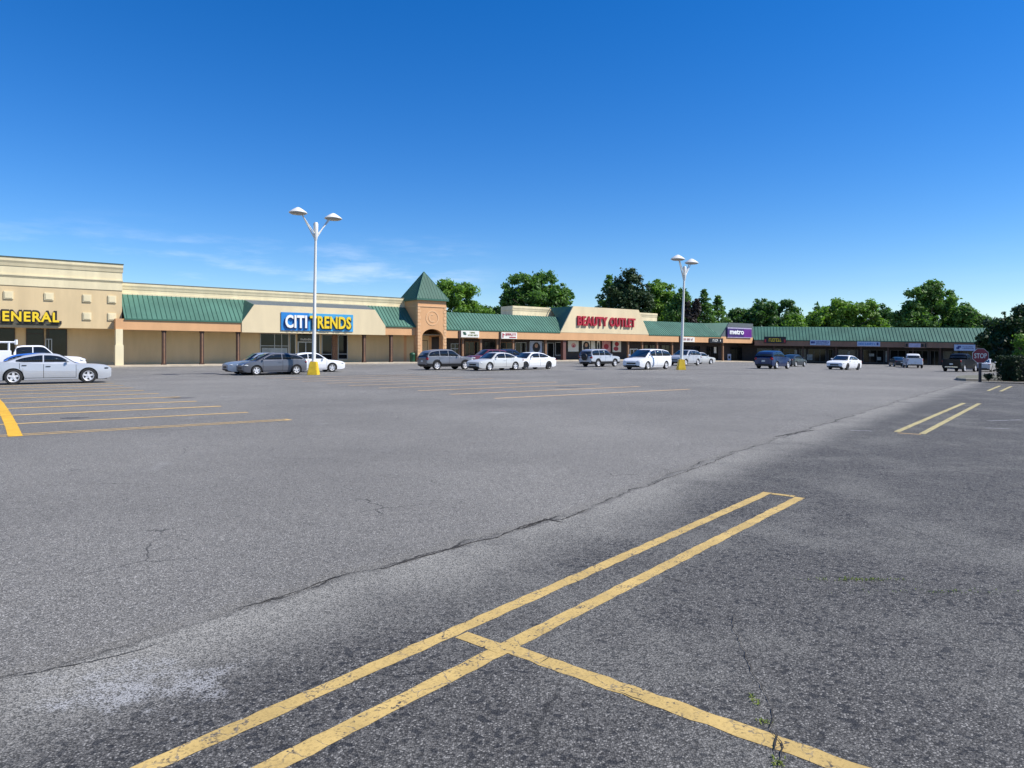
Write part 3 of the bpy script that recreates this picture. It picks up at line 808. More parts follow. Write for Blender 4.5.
# ---------------- long store row right of the tower
PB = dict(bot=3.86, eave=4.97, ridge=7.42, dr=2.8)
def section_b():
    s0, s1 = 36.7, 105.2
    root, off = strip_root('store_building', 'long low store row with green roof, apricot fascia and red lettered dormer', 'store', 70, 3.0)
    bot, ev, rd, dr = PB['bot'], PB['eave'], PB['ridge'], PB['dr']
    mb = MB(); mb.box(s0, s1, 3.0, 3.3, -0.3, bot + 0.1); mb.build('wall', M_DARK, root, off)
    mb = MB(); mb.box(s0, s1 + 4, 28, 28.3, -0.3, 6.9); mb.box(s0, s1, 3.0, 3.3, bot + 0.11, 7.2); mb.box(s1, s1 + 0.3, 3.5, 28, -0.3, 6.9); mb.build('upper_wall', M_CREAM, root, off)
    MB().box(s0, s1, 3.31, 28, 7.0, 7.1).build('flat_roof', M_MEMB, root, off)
    # raised cream box behind the dormer
    a, b_ = s_at(512.6, 5.0), s_at(657, 5.0)
    mb = MB(); mb.box(a, b_, 5.0, 5.3, 7.1, 8.95); mb.box(a, a + 0.3, 5.3, 7.6, 7.1, 8.95); mb.box(b_ - 0.3, b_, 5.3, 7.6, 7.1, 8.95); mb.box(a, b_, 7.6, 7.9, 7.1, 8.95)
    mb.box(a + .31, b_ - .31, 5.31, 7.59, 8.5, 8.6)
    cornice(mb, a, b_, 4.998, 8.25, 8.9, 0.14); mb.box(a - 0.08, a - 0.002, 4.9, 7.6, 8.35, 8.9)
    mb.build('parapet', M_CREAM, root, off)
    MB().box(s0, s1, 0.16, 2.999, bot + 0.06, bot + 0.14).build('soffit', M_WOOD, root, off)
    mb = MB(); mb.box(s0 - 0.1, s1, -0.10, 0.15, bot, ev); mb.build('fascia', M_ORANGE, root, off)
    E, E2, T, T2, RL, RR = 56.7, 76.0, 59.3, 73.5, 58.6, 74.0
    H, H2 = 95.4, 94.9       # right hip next to the corner sign
    for q in ((s0 - 0.1, E, s0 - 0.1, RL), (E2, H, RR, H2 - 1.2)):
        mb = MB(); mansard(mb, *q, ev, rd, dr, 0.5); mb.build('awning_roof', [M_ROOF, M_RIB], root, off)
    zt = 8.92
    mb = MB(); mb.slab([(E, -0.13, ev + 0.002), (E2, -0.13, ev + 0.002), (T2, -0.13, zt), (T, -0.13, zt)], (0, 0.2, 0)); mb.build('sign_panel', M_PANEL, root, off)
    for q, o_ in (([(E, 0.071, ev), (T, 0.071, zt - 0.002), (59.0, 4.9, zt - 0.002), (RL, dr + 0.2, rd)], 0.1), ([(E2, 0.071, ev), (RR, dr + 0.2, rd), (73.8, 4.9, zt - 0.002), (T2, 0.071, zt - 0.002)], -0.1)):
        MB().slab(q, (o_, 0, 0)).build('dormer_cheek', M_ROOF, root, off)
    MB().box(59.4, 73.4, 0.072, 4.97, zt - 0.12, zt - 0.01).build('dormer_roof', M_GREYROOF, root, off)
    # corner dormer behind the purple sign
    E3, T3 = 95.5, 98.0
    mb = MB(); mb.slab([(E3, -0.02, ev + 0.002), (s1 + 0.2, -0.02, ev + 0.002), (s1 + 0.2, -0.02, 7.55), (T3, -0.02, 7.55)], (0, 0.2, 0)); mb.build('sign_panel', M_GREYROOF, root, off)
    MB().slab([(E3, 0.181, ev), (T3, 0.181, 7.55), (T3 - .3, 5.0, 7.6), (H2 - 1.2, dr, rd)], (0.08, 0, 0)).build('dormer_cheek', M_ROOF, root, off)
    MB().slab([(T3 + 0.1, 0.182, 7.54), (s1 + 0.2, 0.182, 7.54), (s1 + 0.2, 5, 7.6), (T3, 5, 7.6)], (0, 0, -0.1)).build('dormer_roof', M_GREYROOF, root, off)
    for px in (462.5, 480.5, 497, 513, 545.5, 563.3, 628, 642, 657, 672, 722.8):
        s = s_at(px, 0.4); w = 0.55 if px == 563.3 else 0.26
        column(root, off, s, 0.4, gw(s, 0.4) - 0.1, bot + 0.05, w, M_WOOD2 if px != 563.3 else mat('reddish_brown_post', (0.13, 0.055, 0.045), 0.7))
    for px in (459.3, 500.0, 679.8):                       # downspouts that cross the fascia
        s = s_at(px, -0.15); mb = MB(); mb.box(s - 0.10, s + 0.10, -0.24, -0.102, bot - 0.05, ev - 0.1); mb.tube((s, -0.17, bot), (s, 0.1, gw(s, 0) - 0.05), 0.07); mb.build('downspout', M_WOOD, root, off)
    W = lambda a, b_, z0, z1, mu=(), tr=(), **k: window(root, off, s_at(a, 3.0), s_at(b_, 3.0), gw(s_at((a + b_) / 2, 3), 3) + z0, z1, 3.0, mu, tr, **k)
    W(450.5, 459, 0.1, 3.2, (0.5,), (0.7,), name='door'); W(464.5, 479, 0.5, 3.5, (0.3, 0.66), frame=M_WOOD2); W(484, 496, 0.1, 3.5, (0.4,), (0.66,), name='door', frame=M_DARK)
    W(500, 512, 0.6, 3.5, (0.5,), frame=M_WOOD2); W(515, 526, 0.6, 3.5, (0.5,)); W(529, 543, 0.7, 3.6, (0.5,)); W(547, 553.5, 0.1, 3.5, name='door'); W(555, 561, 0.7, 3.6)
    W(566.5, 579.5, 1.1, 3.6, frame=M_DARK); W(581.5, 600.2, 1.1, 3.6, (0.33, 0.66), frame=M_DARK); W(601.5, 611, 1.1, 3.6, frame=M_DARK); W(612, 621.5, 1.1, 3.6, frame=M_DARK)
    W(629.5, 637.5, 0.05, 2.7, (0.5,), name='door', t=0.16, frame=M_WHITE, label='white framed double door')
    W(644, 655, 0.7, 3.4, (0.5,), frame=M_DARK); W(661, 670, 0.6, 3.4, (0.5,), frame=M_DARK); W(681, 700, 0.6, 3.3, (0.3, 0.65), frame=M_DARK); W(706, 718, 0.1, 3.3, (0.35, 0.7), frame=M_DARK); W(730, 742, 0.1, 3.2, (0.5,), frame=M_DARK, name='door')
    # posters behind the panes
    def poster(a, b_, y0, y1, parts, bg):
        sa, sb = s_at(a, 2.9), s_at(b_, 2.9); z0, z1 = z_at(y1, sa, 2.9), z_at(y0, sa, 2.9); mb = MB()
        mb.box(sa, sb, 2.890, 2.905, z0, z1, 0)
        for k, (u0, u1, v0, v1, mi) in enumerate(parts):
            n = 10; cx, cz, rx, rz = sa + (sb - sa) * (u0 + u1) / 2, z0 + (z1 - z0) * (v0 + v1) / 2, (sb - sa) * (u1 - u0) / 2, (z1 - z0) * (v1 - v0) / 2
            mb.slab([(cx + rx * math.cos(t) , 2.886 - 0.004 * k, cz + rz * math.sin(t)) for t in [2 * math.pi * q / n for q in range(n)]], (0, 0.003, 0), mi)
        mb.build('poster_or_reflection', [bg, M_BLACK, M_SKIN, M_RED, M_PINK], root, off)
    poster(530, 542, 341, 352.5, [(0.2, 0.85, 0.0, 0.9, 1), (0.38, 0.66, 0.40, 0.78, 2)], M_PALE)
    poster(568, 578.5, 340.8, 351.5, [(0.3, 0.75, 0.35, 0.8, 4), (0.42, 0.62, 0.4, 0.6, 3)], M_SIGNW)
    poster(582, 590, 340.8, 351.5, [(0.1, 0.95, 0.0, 0.95, 1), (0.35, 0.7, 0.4, 0.8, 2)], M_SIGNW)
    poster(591, 595, 341, 352, [], M_SIGNW); poster(597, 600, 341, 352, [(0.2, 0.8, 0.1, 0.9, 1)], M_SIGNW)
    poster(602, 610.5, 341, 352, [(0.2, 0.8, 0.25, 0.75, 3)], M_PINK); poster(612.5, 621, 341, 352, [(0.25, 0.75, 0.5, 0.95, 3), (0.1, 0.7, 0.1, 0.5, 3)], M_SIGNW)
    poster(714, 716.3, 347, 353, [], M_SIGNW); poster(727.5, 731, 354, 360.5, [(0.2, 0.8, 0.3, 0.7, 1)], M_PALE)
    # red letters
    sa, sb = s_at(577.2, -0.2), s_at(634.8, -0.2); z0, z1 = 6.05, 7.50
    sg, so = strip_root('store_sign', 'red raised letters BEAUTY OUTLET on the cream dormer', 'sign', (sa + sb) / 2, -0.13, z=z0)
    m1, m2 = sa + (sb - sa) * 0.500, sa + (sb - sa) * 0.540
    for txt, a, b_ in (('BEAUTY', sa, m1), ('OUTLET', m2, sb)):
        k = MB(); text_into(k, txt, a, b_, z0, z1, -0.136, 0.26, 0, 0.035, 1.12); k.build('lettering', M_RED, sg, so)
    # fascia signs
    def fsign(px0, px1, py0, py1, label, bg, bits, dd=-0.14):
        a, b_ = s_at(px0, dd), s_at(px1, dd); z0, z1 = z_at(py1, a, dd), z_at(py0, a, dd)
        r, o2 = strip_root('store_sign', label, 'sign', (a + b_) / 2, dd, z=z0)
        MB().box(a, b_, dd - 0.14, -0.103, z0, z1).build('sign_board', bg, r, o2)
        for mm, rects in bits:
            k = MB()
            for u0, u1, v0, v1 in rects: k.box(a + (b_ - a) * u0, a + (b_ - a) * u1, dd - 0.17, dd - 0.142, z0 + (z1 - z0) * v0, z0 + (z1 - z0) * v1)
            k.build('lettering', mm, r, o2)
    def word(u0, u1, v0, v1, n, seed):
        rn = random.Random(seed); out = []; w = (u1 - u0) / n
        for k in range(n):
            x = u0 + k * w; st = w * 0.24
            out.append((x, x + st, v0, v1))
            if rn.random() < 0.7: out.append((x + st, x + w * 0.72, v1 - (v1 - v0) * 0.22, v1))
            if rn.random() < 0.6: out.append((x + st, x + w * 0.72, v0, v0 + (v1 - v0) * 0.2))
            if rn.random() < 0.5: out.append((x + w * 0.5, x + w * 0.72, v0 + (v1 - v0) * .25, v1 - (v1 - v0) * .25))
        return out
    fsign(460.6, 478.6, 330.6, 337.2, 'white fascia sign with green round logo and two lines of olive text', M_SIGNW,
          [(M_GREENBIN, [(0.10, 0.24, 0.60, 0.80), (0.13, 0.28, 0.38, 0.60)]), (M_OLIVE, word(0.48, 0.78, 0.60, 0.84, 5, 1) + word(0.38, 0.92, 0.22, 0.44, 10, 2))])
    fsign(500.9, 516.4, 332.2, 338.6, 'white fascia sign with red lettering over a red strip', M_SIGNW,
          [(M_RED, word(0.26, 0.96, 0.45, 0.85, 8, 3) + [(0.50, 0.92, 0.16, 0.30), (0.06, 0.12, 0.15, 0.85), (0.12, 0.2, 0.55, 0.7)])])
    fsign(681, 694, 337, 341.8, 'grey fascia sign with faint red text behind the lamp pole', M_SIGNW, [(mat('faded_red_text', (0.35, 0.12, 0.12), 0.5), word(0.1, 0.9, 0.3, 0.75, 8, 4))])
    fsign(709.0, 722.4, 338.0, 342.8, 'black fascia sign with short white word left of the corner', M_BLACK, [(M_SIGNW, word(0.22, 0.62, 0.25, 0.75, 4, 5) + [(0.78, 0.82, 0.3, 0.7)])])
    # purple corner sign
    a, b_ = s_at(727.6, -0.3), s_at(751.6, -0.3); z0, z1 = z_at(336.8, a, -0.3), z_at(327.2, a, -0.3)
    r, o2 = strip_root('store_sign', 'purple phone shop sign with white word metro on the roof corner', 'sign', (a + b_) / 2, -0.2, z=z0)
    mid = a + (b_ - a) * 0.66
    mb = MB(); mb.box(a, mid, -0.30, -0.023, z0, z1, 0); mb.box(mid, b_, -0.30, -0.023, z0, z1, 1); mb.box(a, b_, -0.33, -0.303, z1 - 0.22, z1 - 0.02, 2); mb.box(a + .02, b_ - .02, -0.29, -0.02, z0 - 0.12, z0, 2)
    mb.build('sign_board', [M_PURPLE, M_MAGENTA, mat('lavender_trim', (0.42, 0.38, 0.52), 0.5)], r, o2)
    k = MB(); text_into(k, 'metro', a + (b_ - a) * 0.08, a + (b_ - a) * 0.66, z0 + 0.48, z1 - 0.42, -0.31, 0.06, 0, 0.03); k.build('lettering', M_WHITE, r, o2)
section_b()

# ---------------- right wing
CX, CY = 45.5, 132.0
EX, EY = ground_px(994, 120.5)
WL = math.hypot(EX - CX, EY - CY); WT = math.atan2(EY - CY, EX - CX)
WU = (math.cos(WT), math.sin(WT))
SH = -0.0178
def wing_s(px, d):
    k = (px - 512) / F
    return (k * (CY + WU[0] * d) - CX + WU[1] * d) / (WU[0] - k * WU[1])
def wing_z(py, s, d): return CZ + (HZ - py) * (CY + WU[1] * s + WU[0] * d) / F - SH * s
def wing_root(name, label, cat, s0, d0, z0, group=None):
    x, y = CX + WU[0] * s0 - WU[1] * d0, CY + WU[1] * s0 + WU[0] * d0
    return thing(name, label, cat, (x, y, z0 + SH * s0), WT, group), (-s0, -d0, -z0)
def wing():
    zg = 0.42; bot, ev, rd, dr = 3.80, 4.85, 7.45, 2.8
    root, off = wing_root('store_building', 'shaded store wing with green ribbed roof and shade-browned fascia at far right', 'store', WL / 2, 3.0, zg)
    B = lambda mb, n, m: mb.build(n, m, root, off, SH)
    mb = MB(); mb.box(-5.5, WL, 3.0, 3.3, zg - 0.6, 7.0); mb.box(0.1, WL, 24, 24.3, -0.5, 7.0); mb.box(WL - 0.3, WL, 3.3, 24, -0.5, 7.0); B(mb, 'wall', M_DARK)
    mb = MB(); mb.slab([(0.1, dr + 0.3, rd - 0.1), (WL, dr + 0.3, rd - 0.1), (WL, 24, rd - 0.4), (0.1, 24, rd - 0.4)], (0, 0, -0.15)); B(mb, 'flat_roof', M_MEMB)
    mb = MB(); mb.box(0.05, WL, 0.16, 2.999, bot + 0.06, bot + 0.14); mb.box(-2.5, 0.05, 1.4, 2.999, bot + 0.05, bot + 0.13); B(mb, 'soffit', M_WOOD)
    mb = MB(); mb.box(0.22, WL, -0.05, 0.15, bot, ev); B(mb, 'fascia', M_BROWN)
    mb = MB(); mansard(mb, 0.2, WL + 0.1, -1.0, WL + 0.1, ev, rd, dr, 0.56); B(mb, 'ribbed_roof', [M_ROOF, M_RIB])
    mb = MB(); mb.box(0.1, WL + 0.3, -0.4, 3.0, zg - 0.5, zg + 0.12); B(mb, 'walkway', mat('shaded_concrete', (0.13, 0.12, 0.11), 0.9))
    for px in (774, 803, 836, 861, 888, 913, 940, 962):
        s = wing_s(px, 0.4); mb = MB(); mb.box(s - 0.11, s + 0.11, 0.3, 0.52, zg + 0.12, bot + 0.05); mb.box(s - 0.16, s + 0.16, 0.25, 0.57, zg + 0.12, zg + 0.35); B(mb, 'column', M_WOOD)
    def W(a, b_, z0, z1, mu=(), tr=(), **k): window(root, off, wing_s(a, 3), wing_s(b_, 3), zg + z0, zg + z1, 3.0, mu, tr, shear=SH, **k)
    fr = mat('dull_frame', (0.11, 0.105, 0.10), 0.5)
    W(757, 781, 0.5, 2.9, (0.3, 0.6), frame=fr, pane=mat('dull_pane', (0.045, 0.047, 0.05), 0.15)); W(783, 796, 0.05, 2.9, (0.5,), (0.75,), frame=fr, name='door'); W(799, 806, 0.2, 2.9, frame=fr, pane=mat('dull_pane', (0.045, 0.047, 0.05), 0.15))
    W(808, 826, 0.5, 2.9, (0.33, 0.66), frame=fr); W(828, 833, 0.05, 2.9, frame=fr, name='door'); W(838, 858, 0.5, 2.9, (0.5,), frame=fr, pane=mat('dull_pane', (0.045, 0.047, 0.05), 0.15))
    W(863, 884, 0.5, 2.9, (0.33, 0.66), frame=fr); W(890, 906, 0.4, 2.9, (0.5,), frame=fr); W(908, 928, 0.4, 2.9, (0.4, 0.7), frame=fr); W(930, 939, 0.05, 2.9, (0.5,), frame=fr, name='door')
    W(943, 958, 0.4, 2.9, (0.5,), frame=fr, pane=mat('dull_pane', (0.045, 0.047, 0.05), 0.15)); W(960, 975, 0.4, 2.9, (0.5,), frame=fr)
    for a, b_, z0, z1 in ((807, 812.5, 0.8, 1.9), (778, 780, 2.1, 2.7), (794.5, 797, 1.9, 2.7), (869, 874, 1.7, 2.2), (877, 881, 1.0, 1.6), (847.5, 850, 1.6, 2.6), (885.5, 887, 0.7, 2.7)):
        mb = MB(); mb.box(wing_s(a, 2.9), wing_s(b_, 2.9), 2.88, 2.905, zg + z0, zg + z1); B(mb, 'poster_or_reflection', mat('grey_paper', (0.34, 0.34, 0.31), 0.6, vary=0.3, scale=3))
    # end pier
    s = wing_s(992, 0.0); mb = MB(); mb.box(s - 0.35, s + 0.25, -0.35, 0.5, zg - 0.3, ev + 0.3); mb.box(s - 0.40, s + 0.3, -0.4, 0.55, ev + 0.3, ev + 0.45)
    B(mb, 'pier', M_PANEL)
    def fsign(px0, px1, py0, py1, label, bg, bits):
        dd = -0.06; a, b_ = wing_s(px0, dd), wing_s(px1, dd); z0, z1 = wing_z(py1, a, dd), wing_z(py0, a, dd)
        r, o2 = wing_root('store_sign', label, 'sign', (a + b_) / 2, dd, z0)
        MB().box(a, b_, dd - 0.16, -0.053, z0, z1).build('sign_board', bg, r, o2, SH)
        for nm, mm, rects in bits:
            k = MB()
            for u0, u1, v0, v1 in rects: k.box(a + (b_ - a) * u0, a + (b_ - a) * u1, dd - 0.19, dd - 0.162, z0 + (z1 - z0) * v0, z0 + (z1 - z0) * v1)
            k.build(nm, mm, r, o2, SH)
    def word(u0, u1, v0, v1, n, seed):
        rn = random.Random(seed); out = []; w = (u1 - u0) / n
        for k in range(n):
            x = u0 + k * w; out.append((x, x + w * 0.3, v0, v1))
            if rn.random() < 0.7: out.append((x + w * 0.3, x + w * 0.75, v1 - (v1 - v0) * 0.25, v1))
            if rn.random() < 0.6: out.append((x + w * 0.3, x + w * 0.75, v0, v0 + (v1 - v0) * 0.25))
        return out
    fsign(764, 786, 336.2, 342.8, 'black restaurant sign with yellow lettering and red corners', M_BLACK,
          [('lettering', M_YELLOW, word(0.22, 0.80, 0.25, 0.75, 7, 1)), ('corner_mark', M_RED, [(0.02, 0.10, 0.15, 0.6), (0.90, 0.98, 0.15, 0.6)])])
    fsign(810, 830, 339, 344, 'pale blue sign with navy block at its left, above the door', M_PALE, [('lettering', M_NAVY, [(0.04, 0.24, 0.35, 0.75)] + word(0.3, 0.96, 0.52, 0.82, 9, 2) + word(0.3, 0.9, 0.16, 0.36, 10, 3))])
    fsign(857, 880, 339.6, 344.2, 'pale blue sign with small navy emblem at its right end', M_PALE, [('lettering', M_BLUE, word(0.06, 0.8, 0.30, 0.68, 10, 4)), ('emblem', M_NAVY, [(0.85, 0.92, 0.25, 0.8)])])
    fsign(904.5, 926.5, 340, 345, 'brownish sign with pale lavender centre and round ends', M_BROWN,
          [('lettering', mat('lavender', (0.45, 0.42, 0.55), 0.5), [(0.18, 0.72, 0.12, 0.9)]), ('emblem', M_BLACK, [(0.04, 0.14, 0.2, 0.8), (0.75, 0.86, 0.2, 0.8), (0.91, 0.98, 0.1, 0.9)])])
    fsign(954, 975, 341, 347, 'white insurance style sign with dark blue round logo at left', M_PALE, [('emblem', M_NAVY, [(0.10, 0.24, 0.25, 0.55), (0.16, 0.32, 0.5, 0.8)]), ('lettering', M_NAVY, word(0.4, 0.9, 0.58, 0.72, 10, 5) + word(0.4, 0.95, 0.3, 0.45, 10, 6))])
wing()

# ---------------- litter bin by the tower
x, y = strip_pt(s_at(412.5, -0.1), -0.1)
t = thing('litter_bin', 'dark green litter bin standing left of the tower', 'litter bin', (x, y, gz(x, y) + 0.155))
MB().lathe([(0.29, 0), (0.34, 0.05), (0.36, 0.85), (0.38, 0.88), (0.38, 0.94)], 16).build('bin_body', M_GREENBIN, t, smooth=40)
MB().lathe([(0.38, 0.942), (0.36, 1.05), (0.24, 1.16), (0.05, 1.2)], 16).build('lid', M_GREENBIN, t, smooth=40)

# ------------------------------------------------------------------ lamp posts
def lamp(px, py, H, label, yaw, lean):
    x, y = G(px, py)
    t = thing('street_lamp', label, 'lamp post', (x, y, gz(x, y)), 0, 'twin lamp posts in the car park')
    t.rotation_euler = (0, R(lean), 0)
    ca, sa_ = math.cos(yaw), math.sin(yaw)
    mb = MB(); mb.prism([(-0.44, -0.1), (0.44, -0.1), (0.42, 0.12), (0.26, 0.88), (-0.26, 0.88), (-0.42, 0.12)], -0.42, 0.42)
    for i, v in enumerate(mb.v):
        k = 1 - 0.38 * max(0, v[2]) / 0.88; mb.v[i] = (v[0] * k * 0.82, v[1] * 0.82, v[2])
    mb.build('concrete_base', M_YBASE, t, bevel=0.03)
    mb = MB(); mb.lathe([(0.135, 0.86), (0.13, 1.0), (0.085, H - 0.9), (0.08, H)], 14); mb.lathe([(0.2, 0.882), (0.2, 0.92)], 12); mb.build('pole', M_POLE, t, smooth=40)
    mb = MB(); mb.lathe([(0.09, H - 0.35), (0.15, H - 0.05), (0.16, H + 0.75), (0.11, H + 0.86)], 12); mb.build('hub', M_POLE, t, smooth=40)
    for sg in (-1, 1):
        mb = MB(); P3 = lambda a, b_, z: (sg * a * ca - b_ * sa_, sg * a * sa_ + b_ * ca, z)
        mb.tube(P3(0.08, 0.05, H - 0.15), P3(1.0, 0.05, H + 1.30), 0.05, 0.04); mb.tube(P3(0.14, -0.06, H + 0.12), P3(1.12, -0.06, H + 1.32), 0.035, 0.03)
        mb.build('arm', M_POLE, t, smooth=40)
        c = (sg * 1.28 * ca, sg * 1.28 * sa_, H + 1.28)
        hd = MB().lathe([(0.58, 0.0), (0.59, 0.03), (0.56, 0.07), (0.34, 0.23), (0.13, 0.36), (0.04, 0.39)], 24, c).build('lamp_head', M_POLE, t, smooth=40)
        MB().lathe([(0.46, -0.06), (0.54, -0.003)], 20, c).build('lens', M_LENS, hd, smooth=40)
lamp(313.5, 374.8, 9.28, 'white twin headed lamp post on yellow base in front of the clothing store', R(44), 0.9)
lamp(681, 369.8, 7.85, 'white twin headed lamp post on yellow base beside the parked silver wagon', R(50), 2.0)

# ------------------------------------------------------------------ stop sign and island
def island():
    chain = [(956, 379.9, 379.6), (959, 380.6, 377.8), (966, 381.0, 377.0), (985, 381.4, 376.7), (1005, 381.8, 376.5), (1030, 382.3, 376.3), (1060, 383, 376.2), (1120, 384, 376.2)]
    Fp, Bp = [G(a, b) for a, b, c in chain], [G(a, c) for a, b, c in chain]
    mb = MB(); H = lambda p, h: (p[0], p[1], gz(*p) + h)
    lerp = lambda p, q, t: (p[0] + (q[0] - p[0]) * t, p[1] + (q[1] - p[1]) * t)
    for (f0, b0), (f1, b1) in zip(list(zip(Fp, Bp))[:-1], list(zip(Fp, Bp))[1:]):
        mb.poly([H(f0, -0.1), H(f1, -0.1), H(f1, 0.13), H(f0, 0.13)], 0); mb.poly([H(b1, -0.1), H(b0, -0.1), H(b0, 0.13), H(b1, 0.13)], 0)
        row = [(0.0, 0.13, 0), (0.05, 0.135, 0), (0.051, 0.15, 1), (0.5, 0.19, 1), (0.949, 0.15, 1), (0.95, 0.135, 0), (1.0, 0.13, 0)]
        for (t0, h0, m0), (t1, h1, m1) in zip(row[:-1], row[1:]):
            mb.poly([H(lerp(f0, b0, t0), h0), H(lerp(f1, b1, t0), h0), H(lerp(f1, b1, t1), h1), H(lerp(f0, b0, t1), h1)], 1 if m0 and m1 else 0)
    mb.poly([H(Fp[0], -0.1), H(Fp[0], 0.13), H(Bp[0], 0.13), H(Bp[0], -0.1)], 0)
    tag(mb.build('traffic_island', [M_KERB, M_GRAVEL]), kind='structure')
island()
sx, sy = ground_px(980, 40.0); szb = gz(sx, sy) + 0.10
t = thing('stop_sign', 'red octagonal stop sign on a short dark post at the island tip', 'stop sign', (sx, sy, szb), R(-14))
zc = CZ + (HZ - 355.8) * 40 / F - szb; r8 = 0.41
def octo(r, y0, y1, mb, m=0):
    mb.slab([(r / math.cos(R(22.5)) * math.cos(R(22.5 + 45 * k)), y0, zc + r / math.cos(R(22.5)) * math.sin(R(22.5 + 45 * k))) for k in range(8)], (0, y1 - y0, 0), m)
mb = MB(); octo(r8, -0.075, -0.060, mb, 0); octo(r8 - 0.018, -0.079, -0.0752, mb, 1); mb.build('sign_face', [M_SIGNW, M_STOP], t)
mb = MB(); text_into(mb, 'STOP', -0.315, 0.315, zc - 0.14, zc + 0.14, -0.080, 0.004, 0, 0.012); mb.build('lettering', M_SIGNW, t)
MB().box(-0.06, 0.06, -0.06, 0.06, -0.15, zc + r8 * 0.8).build('post', M_POST, t)

# ------------------------------------------------------------------ foliage
def leaf_mesh(name, centres, radii, n_leaf, size, m, parent=None, rn=None, flat=0.75, droop=0.0):
    """leaf clumps: small quads scattered through blobs at the given centres"""
    rng = np.random.default_rng(rn)
    c = np.array(centres); r = np.array(radii); k = len(c)
    w = r ** 2; idx = rng.choice(k, n_leaf, p=w / w.sum())
    d = rng.normal(size=(n_leaf, 3)); d /= np.linalg.norm(d, axis=1)[:, None]
    rad = r[idx] * rng.uniform(0.2, 1.0, n_leaf) ** 0.5 * np.clip(rng.normal(1.0, 0.22, n_leaf), 0.4, 1.7)
    off = d * rad[:, None]; off[:, 2] *= flat
    p = c[idx] + off; p[:, 2] -= droop * rad
    nrm = d * 0.75 + rng.normal(size=(n_leaf, 3)) * 0.62; nrm[:, 2] += 0.35
    nrm /= np.linalg.norm(nrm, axis=1)[:, None]
    a = np.cross(nrm, rng.normal(size=(n_leaf, 3))); a /= np.linalg.norm(a, axis=1)[:, None]
    b = np.cross(nrm, a)
    s = size * rng.uniform(0.6, 1.35, n_leaf)[:, None]
    quad = np.stack([p + a * s, p + b * s * 0.55, p - a * s, p - b * s * 0.55], 1).reshape(-1, 3)
    me = bpy.data.meshes.new(name)
    me.vertices.add(n_leaf * 4); me.vertices.foreach_set('co', quad.astype(np.float32).ravel())
    me.loops.add(n_leaf * 4); me.loops.foreach_set('vertex_index', np.arange(n_leaf * 4, dtype=np.int32))
    me.polygons.add(n_leaf); me.polygons.foreach_set('loop_start', np.arange(0, n_leaf * 4, 4, dtype=np.int32))
    me.materials.append(m); me.update(); me.validate()
    o = bpy.data.objects.new(name, me); COL.objects.link(o)
    if parent is not None: o.parent = parent
    return o

def tree(px, Y, top_py, half_px, label, m, n=7000, lobes=None, seed=1, leaf=0.34, z_low=0.22, conifer=False, nclump=75, rmin=0.9, rmax=2.0):
    x, y = ground_px(px, Y); g = gz(x, y); H = CZ + (HZ - top_py) * Y / F - g; Rw = half_px * Y / F
    rn = random.Random(seed)
    t = thing('tree', label, 'tree', (x, y, g), 0, 'trees behind the stores')
    mb = MB(); th = H * (0.9 if conifer else 0.62)
    mb.tube((0, 0, -0.2), (0.1, 0, th * 0.45), 0.028 * H * 0.6 + 0.1, 0.02 * H * 0.5 + 0.08, 9); mb.tube((0.1, 0, th * 0.45), (0.0, 0.1, th), 0.02 * H * 0.5 + 0.08, 0.05, 7)
    if not conifer:
        for k in range(7):
            a = rn.uniform(0, 6.28); z = th * rn.uniform(0.4, 0.85); l = Rw * rn.uniform(0.45, 0.8)
            mb.tube((0.08, 0, z), (math.cos(a) * l, math.sin(a) * l, z + l * 0.55), 0.12, 0.04, 6)
    mb.build('trunk', M_BARK, t, smooth=50)
    cs, rs = [], []
    if conifer:
        n = int(n * 2.0); nclump *= 2; z_low = 0.12
        for k in range(nclump):
            f = rn.random() ** 0.8; z = H * (z_low + (1 - z_low) * f); rr = Rw * (1.05 - f) * rn.uniform(0.3, 1.0); a = rn.uniform(0, 6.28)
            cs.append((rr * math.cos(a), rr * math.sin(a), z - 0.12 * rr - 0.3)); rs.append(rn.uniform(rmin, rmax) * (1.12 - f * 0.75))
    else:
        lobes = (lobes or [(0, 0.72, 1.0)]) + [(-0.4, 0.34, 0.95), (0.4, 0.34, 0.95), (0, 0.42, 1.1)]; nclump = int(nclump * 3.2); n = int(n * 2.6); rmax = 0.78 * rmax
        # big lobes: (dx as share of Rw, z centre share of H, size share)
        for k in range(nclump):
            lx, lz, ls = lobes[k % len(lobes)]
            lr = Rw * 0.62 * ls; lzr = min(H * (1 - lz), H * 0.36 * ls) if ls < 5 else 0
            while True:
                v = Vector((rn.gauss(0, 1), rn.gauss(0, 1), rn.gauss(0, 1))).normalized() * rn.uniform(0.3, 1.0) ** 0.7
                if v.z > -0.8: break
            r_ = rmin * 0.55 + (rmax - rmin * 0.55) * rn.random() ** 1.6
            cs.append((lx * Rw + v.x * max(0.3, lr - r_ * 0.4), v.y * max(0.3, lr - r_ * 0.4), lz * H + v.z * max(0.3, lzr - r_ * 0.62))); rs.append(r_)
    leaf_mesh('crown', cs, rs, n, leaf, m, t, seed, 0.72 if not conifer else 0.5, 0.0 if not conifer else 0.15)
    return t

